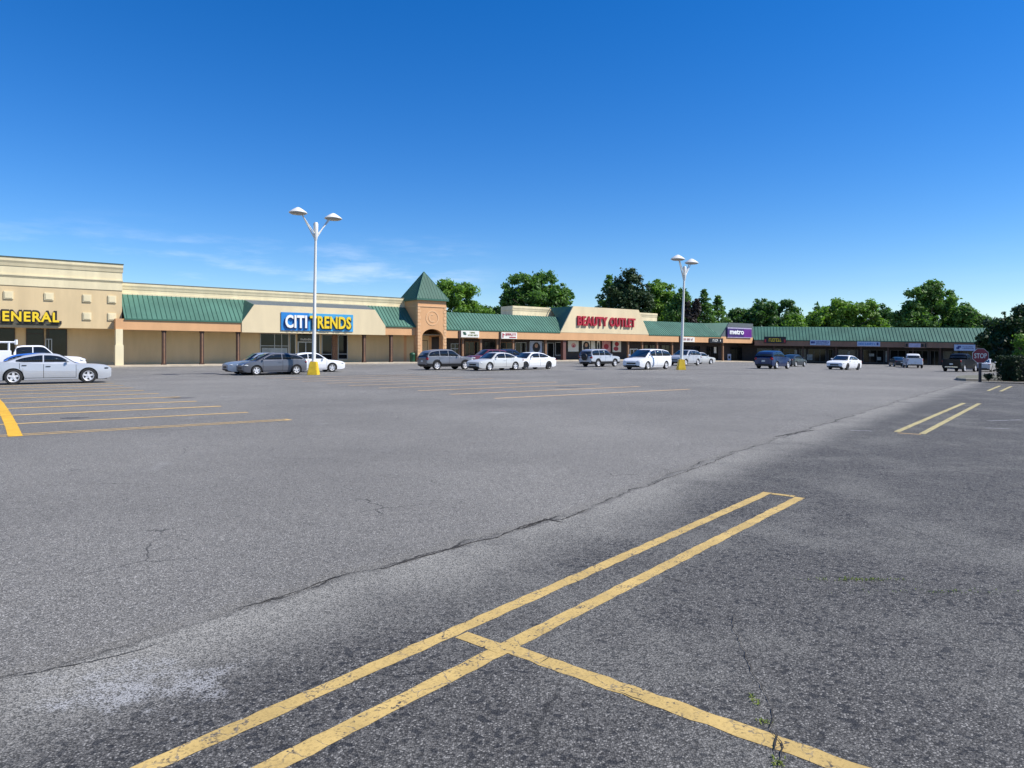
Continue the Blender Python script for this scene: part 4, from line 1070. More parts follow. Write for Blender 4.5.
L_MID = leaf_mat('leaf_mid_green', (0.0446, 0.1080, 0.0257), (0.1418, 0.2633, 0.0540), 0.36)
L_BRIGHT = leaf_mat('leaf_bright_green', (0.0759, 0.1602, 0.0236), (0.1941, 0.3291, 0.0506), 0.36)
L_DARK = leaf_mat('leaf_dark_green', (0.0270, 0.0756, 0.0216), (0.0945, 0.1890, 0.0432), 0.36)
L_PINE = leaf_mat('needle_dark', (0.0180, 0.0420, 0.0140), (0.0500, 0.0920, 0.0260), 0.08)
L_CONI = leaf_mat('needle_green', (0.0540, 0.1260, 0.0324), (0.1440, 0.2520, 0.0630), 0.36)
L_PLUM = leaf_mat('leaf_purple', (0.024, 0.020, 0.018), (0.060, 0.046, 0.038), 0.15)
L_SHRUB = leaf_mat('shrub_leaf_dark', (0.010, 0.026, 0.009), (0.030, 0.062, 0.016), 0.1)
L_HEDGE = leaf_mat('hedge_leaf', (0.010, 0.024, 0.008), (0.030, 0.058, 0.014), 0.1)

tree(456, 135, 277.5, 31, 'bright yellowish green tree right behind the tower', L_BRIGHT, 9000, [(-0.45, 0.80, 0.75), (0.25, 0.72, 0.9), (0.7, 0.5, 0.7), (-0.2, 0.5, 1.0)], 3, 0.30)
tree(492, 150, 298, 20, 'low dark green tree filling the gap left of the tallest round tree', L_DARK, 5000, [(-0.3, 0.6, 0.9), (0.4, 0.7, 0.8)], 4, 0.32)
tree(535, 140, 269, 42, 'large round mid green tree behind the raised cream parapet', L_MID, 13000, [(-0.35, 0.78, 0.72), (0.2, 0.8, 0.8), (0.62, 0.6, 0.65), (-0.6, 0.62, 0.45), (0, 0.5, 1.0)], 5, 0.30, nclump=95)
tree(609, 150, 274, 30, 'feathery dark green tree at the left edge of the dark pine', L_MID, 5000, None, 6, 0.28, conifer=True, nclump=130, rmin=0.6, rmax=1.5)
tree(630, 145, 267, 30, 'very dark broad pine behind the red lettered dormer', L_PINE, 12000, [(0, 0.76, 0.95), (-0.35, 0.6, 0.8), (0.35, 0.6, 0.85), (0, 0.45, 1.0)], 7, 0.28, nclump=95)
tree(660, 150, 275, 25, 'fresh green tree on the right shoulder of the dark pine', L_BRIGHT, 8000, [(-0.1, 0.8, 0.7), (0.4, 0.66, 0.7), (-0.4, 0.6, 0.7), (0.1, 0.45, 1.0)], 8, 0.30)
tree(681, 142, 287, 18, 'mid green tree directly behind the second lamp post', L_MID, 6000, [(0.1, 0.8, 0.7), (-0.3, 0.6, 0.9), (0.4, 0.55, 0.8)], 9, 0.30)
tree(692, 136, 297, 10, 'small sparse plum coloured tree right of the second lamp post', L_PLUM, 1500, [(-0.4, 0.82, 0.6), (0.5, 0.84, 0.6), (0, 0.6, 1.0)], 10, 0.34, nclump=26, rmin=0.5, rmax=1.0)
tree(704, 140, 288, 27, 'pointed light green conifer right of the plum tree', L_CONI, 5000, None, 11, 0.24, conifer=True, nclump=130, rmin=0.5, rmax=1.2)
tree(718, 143, 294, 26, 'shorter pale green conifer left of the purple sign', L_CONI, 4500, None, 12, 0.24, conifer=True, nclump=120, rmin=0.5, rmax=1.2)
tree(765, 160, 296, 40, 'broad dark green tree above the purple and black signs', L_DARK, 14000, [(-0.1, 0.74, 0.95), (0.45, 0.68, 0.8), (-0.6, 0.6, 0.7), (0.75, 0.52, 0.55), (-0.2, 0.45, 1.0)], 13, 0.32, nclump=100)
tree(795, 150, 310, 16, 'small brighter green tree in front of the broad dark tree', L_BRIGHT, 4500, [(0, 0.7, 0.9), (0.4, 0.5, 0.8)], 14, 0.30)
tree(845, 152, 295, 38, 'wide light green tree in the middle of the far wing', L_BRIGHT, 14000, [(-0.05, 0.76, 0.85), (0.5, 0.68, 0.75), (-0.55, 0.62, 0.7), (0.8, 0.5, 0.5), (0, 0.45, 1.0)], 15, 0.30, nclump=105)
tree(790, 172, 306, 16, 'dark tree in the gap right of the broad dark tree', L_DARK, 4500, [(0, 0.65, 1.0), (-0.2, 0.5, 0.9)], 28, 0.32)
tree(820, 165, 301, 18, 'dark green tree left of the wide light tree', L_DARK, 5000, [(0, 0.7, 0.95), (-0.4, 0.55, 0.8)], 16, 0.32)
tree(858, 168, 306, 15, 'dark tree peeping through the middle of the wide light green tree', L_DARK, 4500, [(0, 0.65, 1.0), (0.2, 0.5, 0.9)], 27, 0.32)
tree(884, 165, 303, 17, 'low dark tree between the light tree and the tallest right tree', L_DARK, 5000, [(0, 0.7, 0.95), (0.3, 0.55, 0.8)], 17, 0.32)
tree(930, 140, 279, 36, 'tall loose mid green tree highest over the far wing', L_MID, 14000, [(0.0, 0.84, 0.55), (-0.25, 0.68, 0.75), (0.4, 0.66, 0.7), (-0.6, 0.5, 0.65), (0.75, 0.52, 0.6), (0, 0.42, 1.0)], 18, 0.30, nclump=105)
tree(968, 135, 300, 26, 'rounded green tree on the right flank of the tallest tree', L_MID, 7500, [(-0.2, 0.74, 0.8), (0.4, 0.6, 0.8)], 19, 0.30)
L_SHADE = leaf_mat('leaf_shaded_green', (0.011, 0.034, 0.009), (0.034, 0.078, 0.016), 0.12)  # leaf colour darkened to paint in the tree's shaded side
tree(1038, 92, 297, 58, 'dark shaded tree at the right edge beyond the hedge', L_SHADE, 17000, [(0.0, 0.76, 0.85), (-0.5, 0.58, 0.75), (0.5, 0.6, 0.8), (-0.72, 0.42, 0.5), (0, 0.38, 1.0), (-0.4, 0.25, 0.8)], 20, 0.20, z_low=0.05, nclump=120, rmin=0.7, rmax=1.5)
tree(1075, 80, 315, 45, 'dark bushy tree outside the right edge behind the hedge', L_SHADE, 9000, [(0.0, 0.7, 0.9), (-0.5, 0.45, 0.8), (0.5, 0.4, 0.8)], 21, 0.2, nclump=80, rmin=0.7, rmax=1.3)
tree(1021, 66, 328, 9, 'small sunlit yellow green sapling in front of the dark right tree', L_BRIGHT, 1800, [(0, 0.75, 0.9), (0.4, 0.55, 0.9)], 22, 0.13, nclump=30, rmin=0.3, rmax=0.6)

tree(1006, 90, 334, 19, 'low dark bush below the dark right tree beside the hedge', L_SHRUB, 5000, [(0, 0.6, 1.0), (-0.4, 0.35, 0.9), (0.4, 0.35, 0.9)], 33, 0.18, nclump=60, rmin=0.4, rmax=0.9)
def hedge():
    x0, y0 = ground_px(998.5, 40.2)[0] - 0.28, 38.5; x1 = x0 + 7.5; g = gz(x0, y0) + 0.10
    t = thing('hedge', 'clipped dark green hedge on the island at the right edge', 'hedge', ((x0 + x1) / 2, y0 + 0.8, g), R(2))
    hl = (x1 - x0) / 2; H = 1.40
    MB().box(-hl + 0.14, hl - 0.14, -0.62, 0.62, 0.0, H - 0.12).build('inner_twigs', mat('hedge_twigs', (0.012, 0.012, 0.008), 0.9), t, bevel=0.1)
    rn = random.Random(5); cs, rs = [], []
    for k in range(1200):
        f = rn.random(); xx, yy, zz = rn.uniform(-hl, hl), rn.uniform(-0.75, 0.75), rn.uniform(0.05, H)
        side = rn.random()
        if side < 0.32: zz = H - 0.04
        elif side < 0.62: yy = -0.72
        elif side < 0.70: yy = 0.72
        else: xx = rn.choice((-hl, -hl, hl))
        # rounded shoulders
        ex, ey, ez = abs(xx) / hl, abs(yy) / 0.75, zz / H
        if ez > 0.92 and (ex > 0.98 or ey > 0.93): zz -= 0.04
        cs.append((xx, yy, zz)); rs.append(rn.uniform(0.07, 0.13))
    leaf_mesh('foliage', cs, rs, 32000, 0.036, L_HEDGE, t, 9, 0.8)
hedge()
x, y = ground_px(988.3, 39.6)
t = thing('shrub', 'small round dark shrub right of the stop sign post', 'shrub', (x, y, gz(x, y) + 0.11))
mb = MB()
for k in range(7): mb.tube((0, 0, -0.05), (0.16 * math.cos(k), 0.16 * math.sin(k), 0.28), 0.012, 0.006, 5)
mb.build('stem', M_BARK, t)
rn = random.Random(3); leaf_mesh('foliage', [(rn.gauss(0, .10), rn.gauss(0, .10), rn.uniform(0.08, 0.34)) for k in range(26)], [0.10] * 26, 1300, 0.03, L_HEDGE, t, 8, 0.9)

# ------------------------------------------------------------------ cars
def car_paint(name, col, metal=0.0):
    return mat(name, col, 0.34, metal, 0.03, 1.0, coat=0.4, spec=0.35)
P_SILVER = car_paint('silver_car_paint', (0.50, 0.515, 0.54), 0.25)
P_WHITE = car_paint('white_car_paint', (0.80, 0.80, 0.80))
P_GREY = car_paint('grey_car_paint', (0.13, 0.135, 0.155), 0.3)
P_SLATE = car_paint('slate_blue_car_paint', (0.26, 0.32, 0.42), 0.35)
P_MGREY = car_paint('mid_grey_car_paint', (0.20, 0.205, 0.22), 0.3)
P_CHAMP = car_paint('pale_silver_car_paint', (0.64, 0.635, 0.61), 0.2)
P_MAROON = car_paint('maroon_car_paint', (0.16, 0.035, 0.055), 0.2)
P_NAVY = car_paint('navy_car_paint', (0.012, 0.030, 0.10), 0.2)
P_BLUE = car_paint('blue_car_paint', (0.03, 0.14, 0.50), 0.2)
P_BLACK = mat('black_car_paint', (0.008, 0.008, 0.009), 0.4, vary=0.03, scale=1.0, coat=0.12, spec=0.2)
P_DKGREEN = car_paint('dark_slate_car_paint', (0.035, 0.045, 0.055), 0.2)

def smooth_interp(pts, w):
    xs = [p[0] for p in pts]; zs = [p[1] for p in pts]
    def f(x):
        acc = 0
        for k in range(-4, 5): acc += np.interp(x + k * w / 4, xs, zs)
        return float(acc / 9)
    return f

SPEC = {
 # L, W, H, wheelbase, wheel radius, sill, top profile of lower body (share of half length from the rear to the front, z), greenhouse base/roof x
 'sedan':  dict(L=4.90, W=1.84, H=1.45, wb=2.82, r=0.33, sill=0.20, top=[(-1, .80), (-.96, .96), (-.62, 1.0), (-.2, .94), (.30, .92), (.42, .90), (.80, .82), (.95, .74), (.985, .68), (1, .60)],
                gh=[(-.80, .97), (-.42, 1.36), (-.18, 1.45), (.05, 1.45), (.18, 1.40), (.47, .90)], pil=(-.15,), deck=True),
 'charger': dict(L=5.08, W=1.90, H=1.48, wb=3.05, r=0.365, sill=0.21, top=[(-1, .82), (-.96, 1.03), (-.62, 1.06), (-.2, .985), (.22, .955), (.40, .95), (.78, .90), (.94, .84), (.985, .77), (1, .66)],
                gh=[(-.78, 1.03), (-.46, 1.35), (-.20, 1.475), (.0, 1.475), (.14, 1.42), (.42, .95)], pil=(-.13,), deck=True),
 'hatch':  dict(L=4.25, W=1.72, H=1.46, wb=2.57, r=0.315, sill=0.19, top=[(-1, .80), (-.975, .98), (-.6, 1.02), (-.2, .97), (.30, .93), (.45, .92), (.80, .84), (.95, .73), (.985, .66), (1, .56)],
                gh=[(-.965, .99), (-.86, 1.20), (-.66, 1.37), (-.30, 1.45), (.0, 1.46), (.14, 1.41), (.60, .92)], pil=(-.20,)),
 'suv':    dict(L=4.55, W=1.88, H=1.70, wb=2.70, r=0.36, sill=0.28, top=[(-1, .90), (-.98, 1.10), (-.6, 1.13), (-.2, 1.12), (.25, 1.10), (.42, 1.09), (.80, 1.04), (.95, .95), (.985, .80), (1, .66)],
                gh=[(-.965, 1.10), (-.89, 1.42), (-.80, 1.58), (-.45, 1.69), (-.05, 1.70), (.10, 1.66), (.44, 1.10)], pil=(-.46, -.10)),
 'boxsuv': dict(L=4.55, W=1.80, H=1.72, wb=2.62, r=0.35, sill=0.30, top=[(-1, .98), (-.985, 1.10), (-.6, 1.10), (-.2, 1.08), (.25, 1.06), (.44, 1.05), (.82, 1.0), (.96, .92), (.99, .82), (1, .68)],
                gh=[(-.975, 1.10), (-.91, 1.62), (-.7, 1.71), (.02, 1.72), (.12, 1.69), (.46, 1.06)], pil=(-.45, -.1)),
 'minivan': dict(L=5.15, W=1.99, H=1.73, wb=3.00, r=0.345, sill=0.22, top=[(-1, .90), (-.98, 1.12), (-.6, 1.10), (-.2, 1.04), (.30, 1.01), (.55, .99), (.84, .90), (.95, .80), (.985, .72), (1, .62)],
                gh=[(-.965, 1.11), (-.86, 1.58), (-.5, 1.72), (.05, 1.73), (.22, 1.67), (.66, .99)], pil=(-.40, .02)),
 'pickup': dict(L=5.75, W=2.00, H=1.94, wb=3.60, r=0.395, sill=0.36, top=[(-1, 1.28), (-.99, 1.30), (-.3, 1.30), (-.25, 1.27), (.25, 1.24), (.40, 1.24), (.86, 1.16), (.965, 1.06), (1, .75)],
                gh=[(-.27, 1.27), (-.235, 1.84), (-.1, 1.93), (.14, 1.94), (.22, 1.90), (.44, 1.24)], pil=(.02,), bed=True),
 'crew':   dict(L=5.60, W=1.98, H=1.96, wb=3.35, r=0.40, sill=0.36, top=[(-1, 1.22), (-.99, 1.26), (-.6, 1.26), (-.2, 1.24), (.20, 1.22), (.36, 1.22), (.80, 1.16), (.955, 1.04), (1, .75)],
                gh=[(-.97, 1.26), (-.92, 1.80), (-.6, 1.95), (.0, 1.96), (.12, 1.92), (.38, 1.22)], pil=(-.48, -.12)),
}

def make_car(kind, paint, label, px, py, head, group=None, cat='car', rim=None, roofcol=None, cladding=None, Y=None, extra=None, dz=0.0, name='parked_car', spare=False, rack=False, seams=False):
    S = SPEC[kind]; L, W, H, wb, r, sill = S['L'], S['W'], S['H'], S['wb'], S['r'], S['sill']; hl = L / 2; hw = W / 2
    x, y = (ground_px(px, Y) if Y else G(px, py)); g = gz(x, y)
    cc, ss = math.cos(head), math.sin(head)
    # follow the slope of the lot
    sl = (gz(x + cc, y + ss) - gz(x - cc, y - ss)) / 2; st = (gz(x - ss, y + cc) - gz(x + ss, y - cc)) / 2
    t = thing(name, label, cat, (x, y, g + 0.004 + dz), head, group)
    t.rotation_euler = (math.atan(st), -math.atan(sl), head)
    zt = smooth_interp([(a * hl, z) for a, z in S['top']], 0.10); ra = r + 0.055
    wx = [-wb / 2 - 0.02 * L * (kind in ('hatch',)), wb / 2 - 0.0]
    sh = 0.0
    wxc = [wx[0] + sh, wx[1] + sh]
    def zb(X):
        z = sill + (0.10 * max(0, (abs(X) - hl * 0.86) / (hl * 0.14)) ** 1.5)
        for c in wxc:
            if abs(X - c) < ra: z = max(z, r + math.sqrt(ra * ra - (X - c) ** 2))
        return z
    def hwid(X):
        e = max(0, (abs(X) / hl - 0.55) / 0.45)
        return hw * (1 - (0.17 if X > 0 else 0.12) * e ** 2.4)
    def fz(z, X):
        top = zt(X)
        return float(np.interp(z, [0.15, sill + 0.08, 0.45, 0.62, 0.80, 1.1], [0.925, 0.955, 0.985, 1.0, 0.985, 0.955]))
    xs = sorted(set([round(-hl + L * k / 46, 4) for k in range(47)] + [round(c + ra * q, 4) for c in wxc for q in (-1, -.995, -.96, -.88, -.7, -.45, -.2, 0, .2, .45, .7, .88, .96, .995, 1)] + [hl - 0.03, -hl + 0.03]))
    xs = [X for X in xs if -hl <= X <= hl]
    NR = 7; rings = []
    for X in xs:
        b0, t0 = zb(X), zt(X); w = hwid(X)
        if abs(X) > hl - 0.02: b0 += 0.04; w *= 0.965
        side = [(X, w * fz(b0 + (t0 - b0) * j / NR, X), b0 + (t0 - b0) * j / NR) for j in range(NR + 1)]
        e = side[-1][1]
        top = [(X, e * 0.965, t0 + 0.012), (X, e * 0.88, t0 + 0.025), (X, e * 0.5, t0 + 0.040), (X, 0, t0 + 0.045)]
        half = side + top
        rings.append(half + [(X, -p[1], p[2]) for p in half[::-1][1:]])
    mb = MB(); n = len(rings[0]); i0 = 0
    for q in rings: mb.v += q
    for j in range(len(rings) - 1):
        for k in range(n - 1):
            mb.f.append((j * n + k, (j + 1) * n + k, (j + 1) * n + k + 1, j * n + k + 1))
            mi = 0
            if cladding is not None:
                zc_ = rings[j][k][2]
                if k < 2 or k >= n - 3: mi = 1
            mb.m.append(mi)
    # end faces as strips between left and right
    for j in (0, len(rings) - 1):
        for k in range(n // 2):
            a, b_ = j * n + k, j * n + k + 1; c, d = j * n + n - 2 - k, j * n + n - 1 - k
            if b_ == c: mb.f.append((a, b_, d))
            else: mb.f.append((a, b_, c, d))
            mb.m.append(0)
    # cabin shell
    ghx = [a * hl for a, _ in S['gh']]; ghp = [(a * hl, z) for a, z in S['gh']]
    rl0 = smooth_interp([(ghp[0][0] - 0.001, ghp[0][1])] + ghp, 0.11)
    zbelt = min(ghp[0][1], ghp[-1][1]) - 0.02
    def rl(X):
        return rl0(X)
    wb_, wr = hw * 0.925, hw * 0.72
    def yw(z): return wb_ + (wr - wb_) * max(0, (z - zbelt)) / (H - zbelt)
    NX = 26; cab = []
    for k in range(NX + 1):
        X = ghp[0][0] + (ghp[-1][0] - ghp[0][0]) * k / NX
        zr_ = max(rl(X), zt(X) + 0.02); z0 = min(zbelt, zt(X)) - 0.03
        h = zr_ - z0
        pts = [(X, yw(z0), z0), (X, yw(z0 + h * .5), z0 + h * .5), (X, yw(zr_ - 0.05) , zr_ - 0.05), (X, yw(zr_) - 0.05, zr_ - 0.008), (X, yw(zr_) * 0.55, zr_ + 0.012), (X, 0, zr_ + 0.016)]
        cab.append(pts + [(p[0], -p[1], p[2]) for p in pts[::-1][1:]])
    base = len(mb.v); n2 = len(cab[0])
    for q in cab: mb.v += q
    for j in range(NX):
        for k in range(n2 - 1):
            mb.f.append((base + j * n2 + k, base + (j + 1) * n2 + k, base + (j + 1) * n2 + k + 1, base + j * n2 + k + 1))
            mb.m.append(2 if (roofcol is not None and k in (3, 4, 5, 6)) else 0)
    if S.get('bed'):
        pass
    body = mb.build('body', [paint, cladding or paint, roofcol or paint], t, smooth=32)
    # underbody
    ub = MB(); ub.box(-hl * 0.93, hl * 0.93, -hw * 0.70, hw * 0.70, sill - 0.02, sill + 0.30)
    for c in wxc:
        ub.box(c - ra - 0.02, c + ra + 0.02, -hw * 0.93 + 0.10, hw * 0.93 - 0.10, sill + 0.1, r + ra - 0.03)
    ub.build('underbody', M_BLACK, t)
    # glass
    def strip(pts_lo, pts_hi, nm, m=M_CGLASS, par=None):
        q = MB()
        for k in range(len(pts_lo) - 1): q.poly([pts_lo[k], pts_lo[k + 1], pts_hi[k + 1], pts_hi[k]])
        o = q.build(nm, m, par or t, smooth=60)
        sol = o.modifiers.new('thick', 'SOLIDIFY'); sol.thickness = 0.006; sol.offset = 0
        return o
    xa, xd = ghp[0][0], ghp[-1][0]
    cuts = [xa + 0.10] + [p * hl for p in sorted(S['pil'])] + [xd - 0.12]
    lo_z = max(ghp[0][1], ghp[-1][1]) - 0.005
    for sg in (1, -1):
        for a, b_ in zip(cuts[:-1], cuts[1:]):
            lo, hi = [], []
            for k in range(15):
                X = a + 0.03 + (b_ - a - 0.06) * k / 14; top = rl(X) - 0.085; z0 = max(lo_z, zt(X)) + 0.045
                if top - z0 < 0.03: continue
                lo.append((X, sg * (yw(z0) + 0.010), z0)); hi.append((X, sg * (yw(top) + 0.010), top))
            if len(lo) > 2: strip(lo, hi, 'side_window')
    def glass_end(x0, x1, nm):
        lo, hi = [], []
        for k in range(9):
            X = x0 + (x1 - x0) * k / 8; z = rl(X)
            dxz = (rl(X + 0.02) - rl(X - 0.02)) / 0.04; nn = math.hypot(1, dxz)
            ox, oz = -dxz / nn * 0.022, 1 / nn * 0.022
            w_ = yw(z) - 0.085
            lo.append((X + ox, w_, z + oz)); hi.append((X + ox, -w_, z + oz))
        strip(lo, hi, nm)
    rx0 = ghp[1][0]; fx0 = ghp[-2][0]
    glass_end(xd - 0.07 * (xd - fx0), fx0 + 0.02 * (xd - fx0), 'windshield')
    glass_end(xa + 0.12 * (rx0 - xa), rx0 - 0.02 * (rx0 - xa), 'rear_window')
    # wheels
    for c in wxc:
        for sg in (1, -1):
            yo = sg * (hw * 0.985 - 0.11)
            wh = MB().lathe([(r * 0.60, -0.105), (r * 0.93, -0.105), (r, -0.075), (r, 0.075), (r * 0.93, 0.105), (r * 0.60, 0.105), (r * 0.60, -0.105)], 28, (c, yo, r), 'y', caps=False).build('wheel', M_TYRE, t, smooth=35)
            q = MB(); f = yo + sg * 0.085
            def lat(prof, m=0, caps=True): q.lathe([(a, (b_ * sg)) for a, b_ in prof], 24, (c, yo, r), 'y', m, caps=caps)
            lat([(r * 0.60, 0.02), (r * 0.595, 0.06)], 1)
            lat([(r * 0.57, 0.061), (r * 0.68, 0.108), (r * 0.66, 0.115), (r * 0.56, 0.09)], 0, False)
            lat([(r * 0.16, 0.061), (r * 0.15, 0.105), (0.01, 0.11)], 0)
            for k in range(5):
                a = 2 * math.pi * k / 5 + 0.3; dx, dz_ = math.cos(a), math.sin(a); pxn, pzn = -dz_, dx; w0, w1 = r * 0.15, r * 0.13
                p = [(c + dx * r * 0.1 + pxn * w0, f, r + dz_ * r * 0.1 + pzn * w0), (c + dx * r * 0.6 + pxn * w1, f + sg * 0.012, r + dz_ * r * 0.6 + pzn * w1),
                     (c + dx * r * 0.6 - pxn * w1, f + sg * 0.012, r + dz_ * r * 0.6 - pzn * w1), (c + dx * r * 0.1 - pxn * w0, f, r + dz_ * r * 0.1 - pzn * w0)]
                q.slab(p, (0, -sg * 0.03, 0), 0)
            q.build('rim', [rim or M_RIM, M_BLACK], wh, smooth=35)
    # lamps, grille, bumpers, mirrors
    zh = zt(hl * 0.93)
    def blob(nm, X, Yc, z, sx, sy, sz, m, tilt=0):
        q = MB(); q.lathe([(0.05, -1), (0.62, -0.8), (0.95, -0.3), (1, 0), (0.95, 0.3), (0.62, 0.8), (0.05, 1)], 12)
        q.v = [(X + v[0] * sx, Yc + v[1] * sy + tilt * v[0] * sx, z + v[2] * sz) for v in q.v]
        return q.build(nm, m, t, smooth=60)
    tall = kind in ('suv', 'boxsuv', 'pickup', 'crew', 'service')
    for sg in (1, -1):
        hx = hl * 0.93
        blob('headlight', hx, sg * hwid(hx) * 0.80, zt(hx) - 0.10, 0.20, 0.19, 0.075 if not tall else 0.11, M_LAMP if kind != 'charger' else M_CGLASS, -sg * 0.55)
        tx = -hl * 0.965; tz = zt(-hl * 0.94) - (0.13 if not tall else 0.18)
        blob('tail_light', tx, sg * hwid(tx) * 0.86, tz, 0.10, 0.16, 0.085 if not tall else 0.17, M_TAIL, sg * 0.2)
        mx = xd - 0.42
        mz = lo_z + 0.09
        blob('mirror', mx, sg * (hw * 0.925 + 0.11), mz, 0.07, 0.11, 0.07, paint)
    zg_ = zt(hl * 0.985) - 0.16
    gr = MB(); gr.box(hl - 0.05, hl + 0.012, -hw * 0.46, hw * 0.46, zg_ - 0.10, zg_ + 0.07); gr.build('grille', M_BLACK, t, bevel=0.02)
    gr = MB(); gr.box(hl - 0.06, hl + 0.010, -hw * 0.55, hw * 0.55, sill + 0.08, sill + 0.20); gr.build('lower_grille', M_BLACK, t, bevel=0.02)
    gr = MB(); gr.box(-hl - 0.012, -hl + 0.06, -hw * 0.62, hw * 0.62, sill + 0.10, sill + 0.22); gr.build('rear_bumper_strip', M_BLACK if kind != 'pickup' else M_CHROME, t, bevel=0.02)
    gr = MB(); gr.box(-hl - 0.020, -hl - 0.004, -0.155, 0.155, sill + 0.38, sill + 0.53); gr.build('license_plate', M_SIGNW, t)
    # doors with a dark shut line and handles
    dz0 = sill + (0.24 if cladding is not None else 0.10)
    doors = [(cuts[-2] + 0.01, min(cuts[-1] + 0.05, wxc[1] - ra - 0.04)), (max(cuts[0], wxc[0] + ra * (0.55 if not S.get('bed') else 1.2)) + 0.02, cuts[-2] - 0.01)]
    if S.get('bed'): doors = doors[:1] + [(cuts[0] - 0.06, cuts[-2] - 0.01)]
    for sg in (1, -1):
        for a, b_ in doors:
            if b_ - a < 0.35: continue
            def patch(a2, b2, m, offy, zlo, zhi):
                q = MB(); grid = []
                for k in range(11):
                    X = a2 + (b2 - a2) * k / 10; row = []
                    z_lo = max(zlo, zb(X) + 0.05); z_hi = zt(X) - zhi
                    for j in range(7):
                        z = z_lo + (z_hi - z_lo) * j / 6; row.append((X, sg * (hwid(X) * fz(z, X) + offy), z))
                    grid.append(row)
                for k in range(10):
                    for j in range(6): q.poly([grid[k][j], grid[k + 1][j], grid[k + 1][j + 1], grid[k][j + 1]])
                bm_ = q; return bm_
            gap = patch(a - 0.018, b_ + 0.018, M_BLACK, 0.004, dz0 - 0.018, 0.022)
            dp = patch(a, b_, paint, 0.009, dz0, 0.018)
            do = dp.build('door', paint, t, smooth=40)
            gap.build('door_seal', M_BLACK, do)
            hz_ = zt(a) - 0.13
            q = MB(); q.box(a + 0.08, a + 0.27, sg * (hwid(a) * fz(hz_, a) + 0.008), sg * (hwid(a) * fz(hz_, a) + 0.034), hz_ - 0.018, hz_ + 0.018); q.build('handle', M_BLACK if kind == 'charger' else paint, do)
    if cladding is not None:
        pass
    if spare:
        q = MB().lathe([(0.30, -0.10), (0.34, -0.07), (0.34, 0.07), (0.30, 0.10)], 22); q.v = [(-hl - 0.12 + v[2], v[0], 0.98 + v[1]) for v in q.v]; q.build('spare_wheel', M_BLACK, t, smooth=40)
    if rack:
        q = MB()
        for sg in (1, -1): q.tube((-hl * 0.62, sg * wr * 0.9, H + 0.055), (hl * 0.05, sg * wr * 0.9, H + 0.055), 0.022)
        for X in (-hl * 0.5, -hl * 0.05): q.tube((X, -wr * 0.9, H + 0.055), (X, wr * 0.9, H + 0.055), 0.018)
        for sg in (1, -1):
            for X in (-hl * 0.6, 0.0): q.tube((X, sg * wr * 0.9, H - 0.03), (X, sg * wr * 0.9, H + 0.055), 0.02)
        q.build('roof_rack', M_BLACK, t)
    if S.get('bed'):
        q = MB(); q.box(-hl * 0.97, -hl * 0.29, -hw * 0.78, hw * 0.78, 1.335, 1.352); q.build('bed_hollow_shade', M_BLACK, t)  # black sheet stands in for the shade inside the open bed
    return t

HR = math.atan2(0.58, 0.815); H8, H12 = HR + R(8), HR + R(12); L8, L12 = H8 + math.pi, H12 + math.pi         # facing up the lot, to the right in the picture
HLF = HR + math.pi                   # facing the other way
GR = None
make_car('charger', P_SILVER, 'silver sedan parked alone on the stall lines at far left', 51, 383.2, HR)
SPEC['service'] = dict(SPEC['pickup'], gh=[(-.37, 1.27), (-.345, 1.84), (-.22, 1.93), (.12, 1.94), (.20, 1.90), (.42, 1.24)], pil=(-.02,))
t = make_car('service', P_WHITE, 'white utility truck with service box and ladder rack behind the silver sedan', 33.5, 0, HR + 0.02, Y=45.5, cat='truck', name='utility_truck')
hl_ = SPEC['service']['L'] / 2
for sg in (-1, 1):
    MB().box(-hl_ * 1.0, -hl_ * 0.41, sg * 0.62, sg * 1.03, 0.86, 1.62).build('service_box', P_WHITE, t, bevel=0.03)
    q = MB(); q.box(-hl_ * 0.93, -hl_ * 0.72, sg * 1.032, sg * 1.040, 1.30, 1.46); q.build('red_marking', M_RED, t)
q = MB()
for yy in (-0.9, 0.9):
    q.tube((-hl_ * 1.0, yy, 2.14), (-hl_ * 0.30, yy, 2.14), 0.05)
    for X in (-hl_ * 0.97, -hl_ * 0.45): q.tube((X, yy, 1.62), (X, yy, 2.14), 0.045)
    q.tube((-hl_ * 0.32, yy, 2.0), (-hl_ * 0.32, yy, 2.30), 0.07)
for X in (-hl_ * 0.95, -hl_ * 0.7, -hl_ * 0.45): q.tube((X, -0.9, 2.14), (X, 0.9, 2.14), 0.04)
q.build('ladder_rack', M_WHITE, t)
make_car('hatch', P_BLUE, 'blue car mostly hidden between silver sedan and white utility truck', 44, 0, HR, Y=44)
make_car('sedan', P_SLATE, 'slate blue sedan behind the grey hatchback by the yellow lamp base', 262, 373.8, HLF)
make_car('hatch', P_GREY, 'dark grey hatchback left of the lamp post with yellow base', 272, 374.6, HLF + 0.05)
make_car('sedan', P_WHITE, 'white sedan just behind the yellow lamp base', 310, 372.0, HR - 0.05)
make_car('suv', P_MGREY, 'grey sport utility car in front of the apricot tower', 446, 369.6, HR, cladding=M_BLACK)
make_car('suv', P_MAROON, 'maroon car behind the pale silver sedan', 487, 0, HLF, Y=72)
make_car('suv', P_NAVY, 'navy sport utility car with roof rack behind the pale silver sedan', 510, 0, HR, Y=74, rack=True)
make_car('sedan', P_CHAMP, 'pale silver older sedan between grey sport utility car and white sedan', 495.5, 370.2, L8)
make_car('sedan', P_WHITE, 'white sedan with dark wheels right of the pale silver sedan', 530, 369.2, L8, rim=M_RIMB)
make_car('boxsuv', P_SILVER, 'boxy silver sport utility car with black cladding and rear spare wheel', 600, 366.6, H8, cladding=M_BLACK, spare=True)
make_car('suv', P_BLACK, 'black sport utility car hidden behind the boxy silver one', 597, 0, HR, Y=85, rack=True)
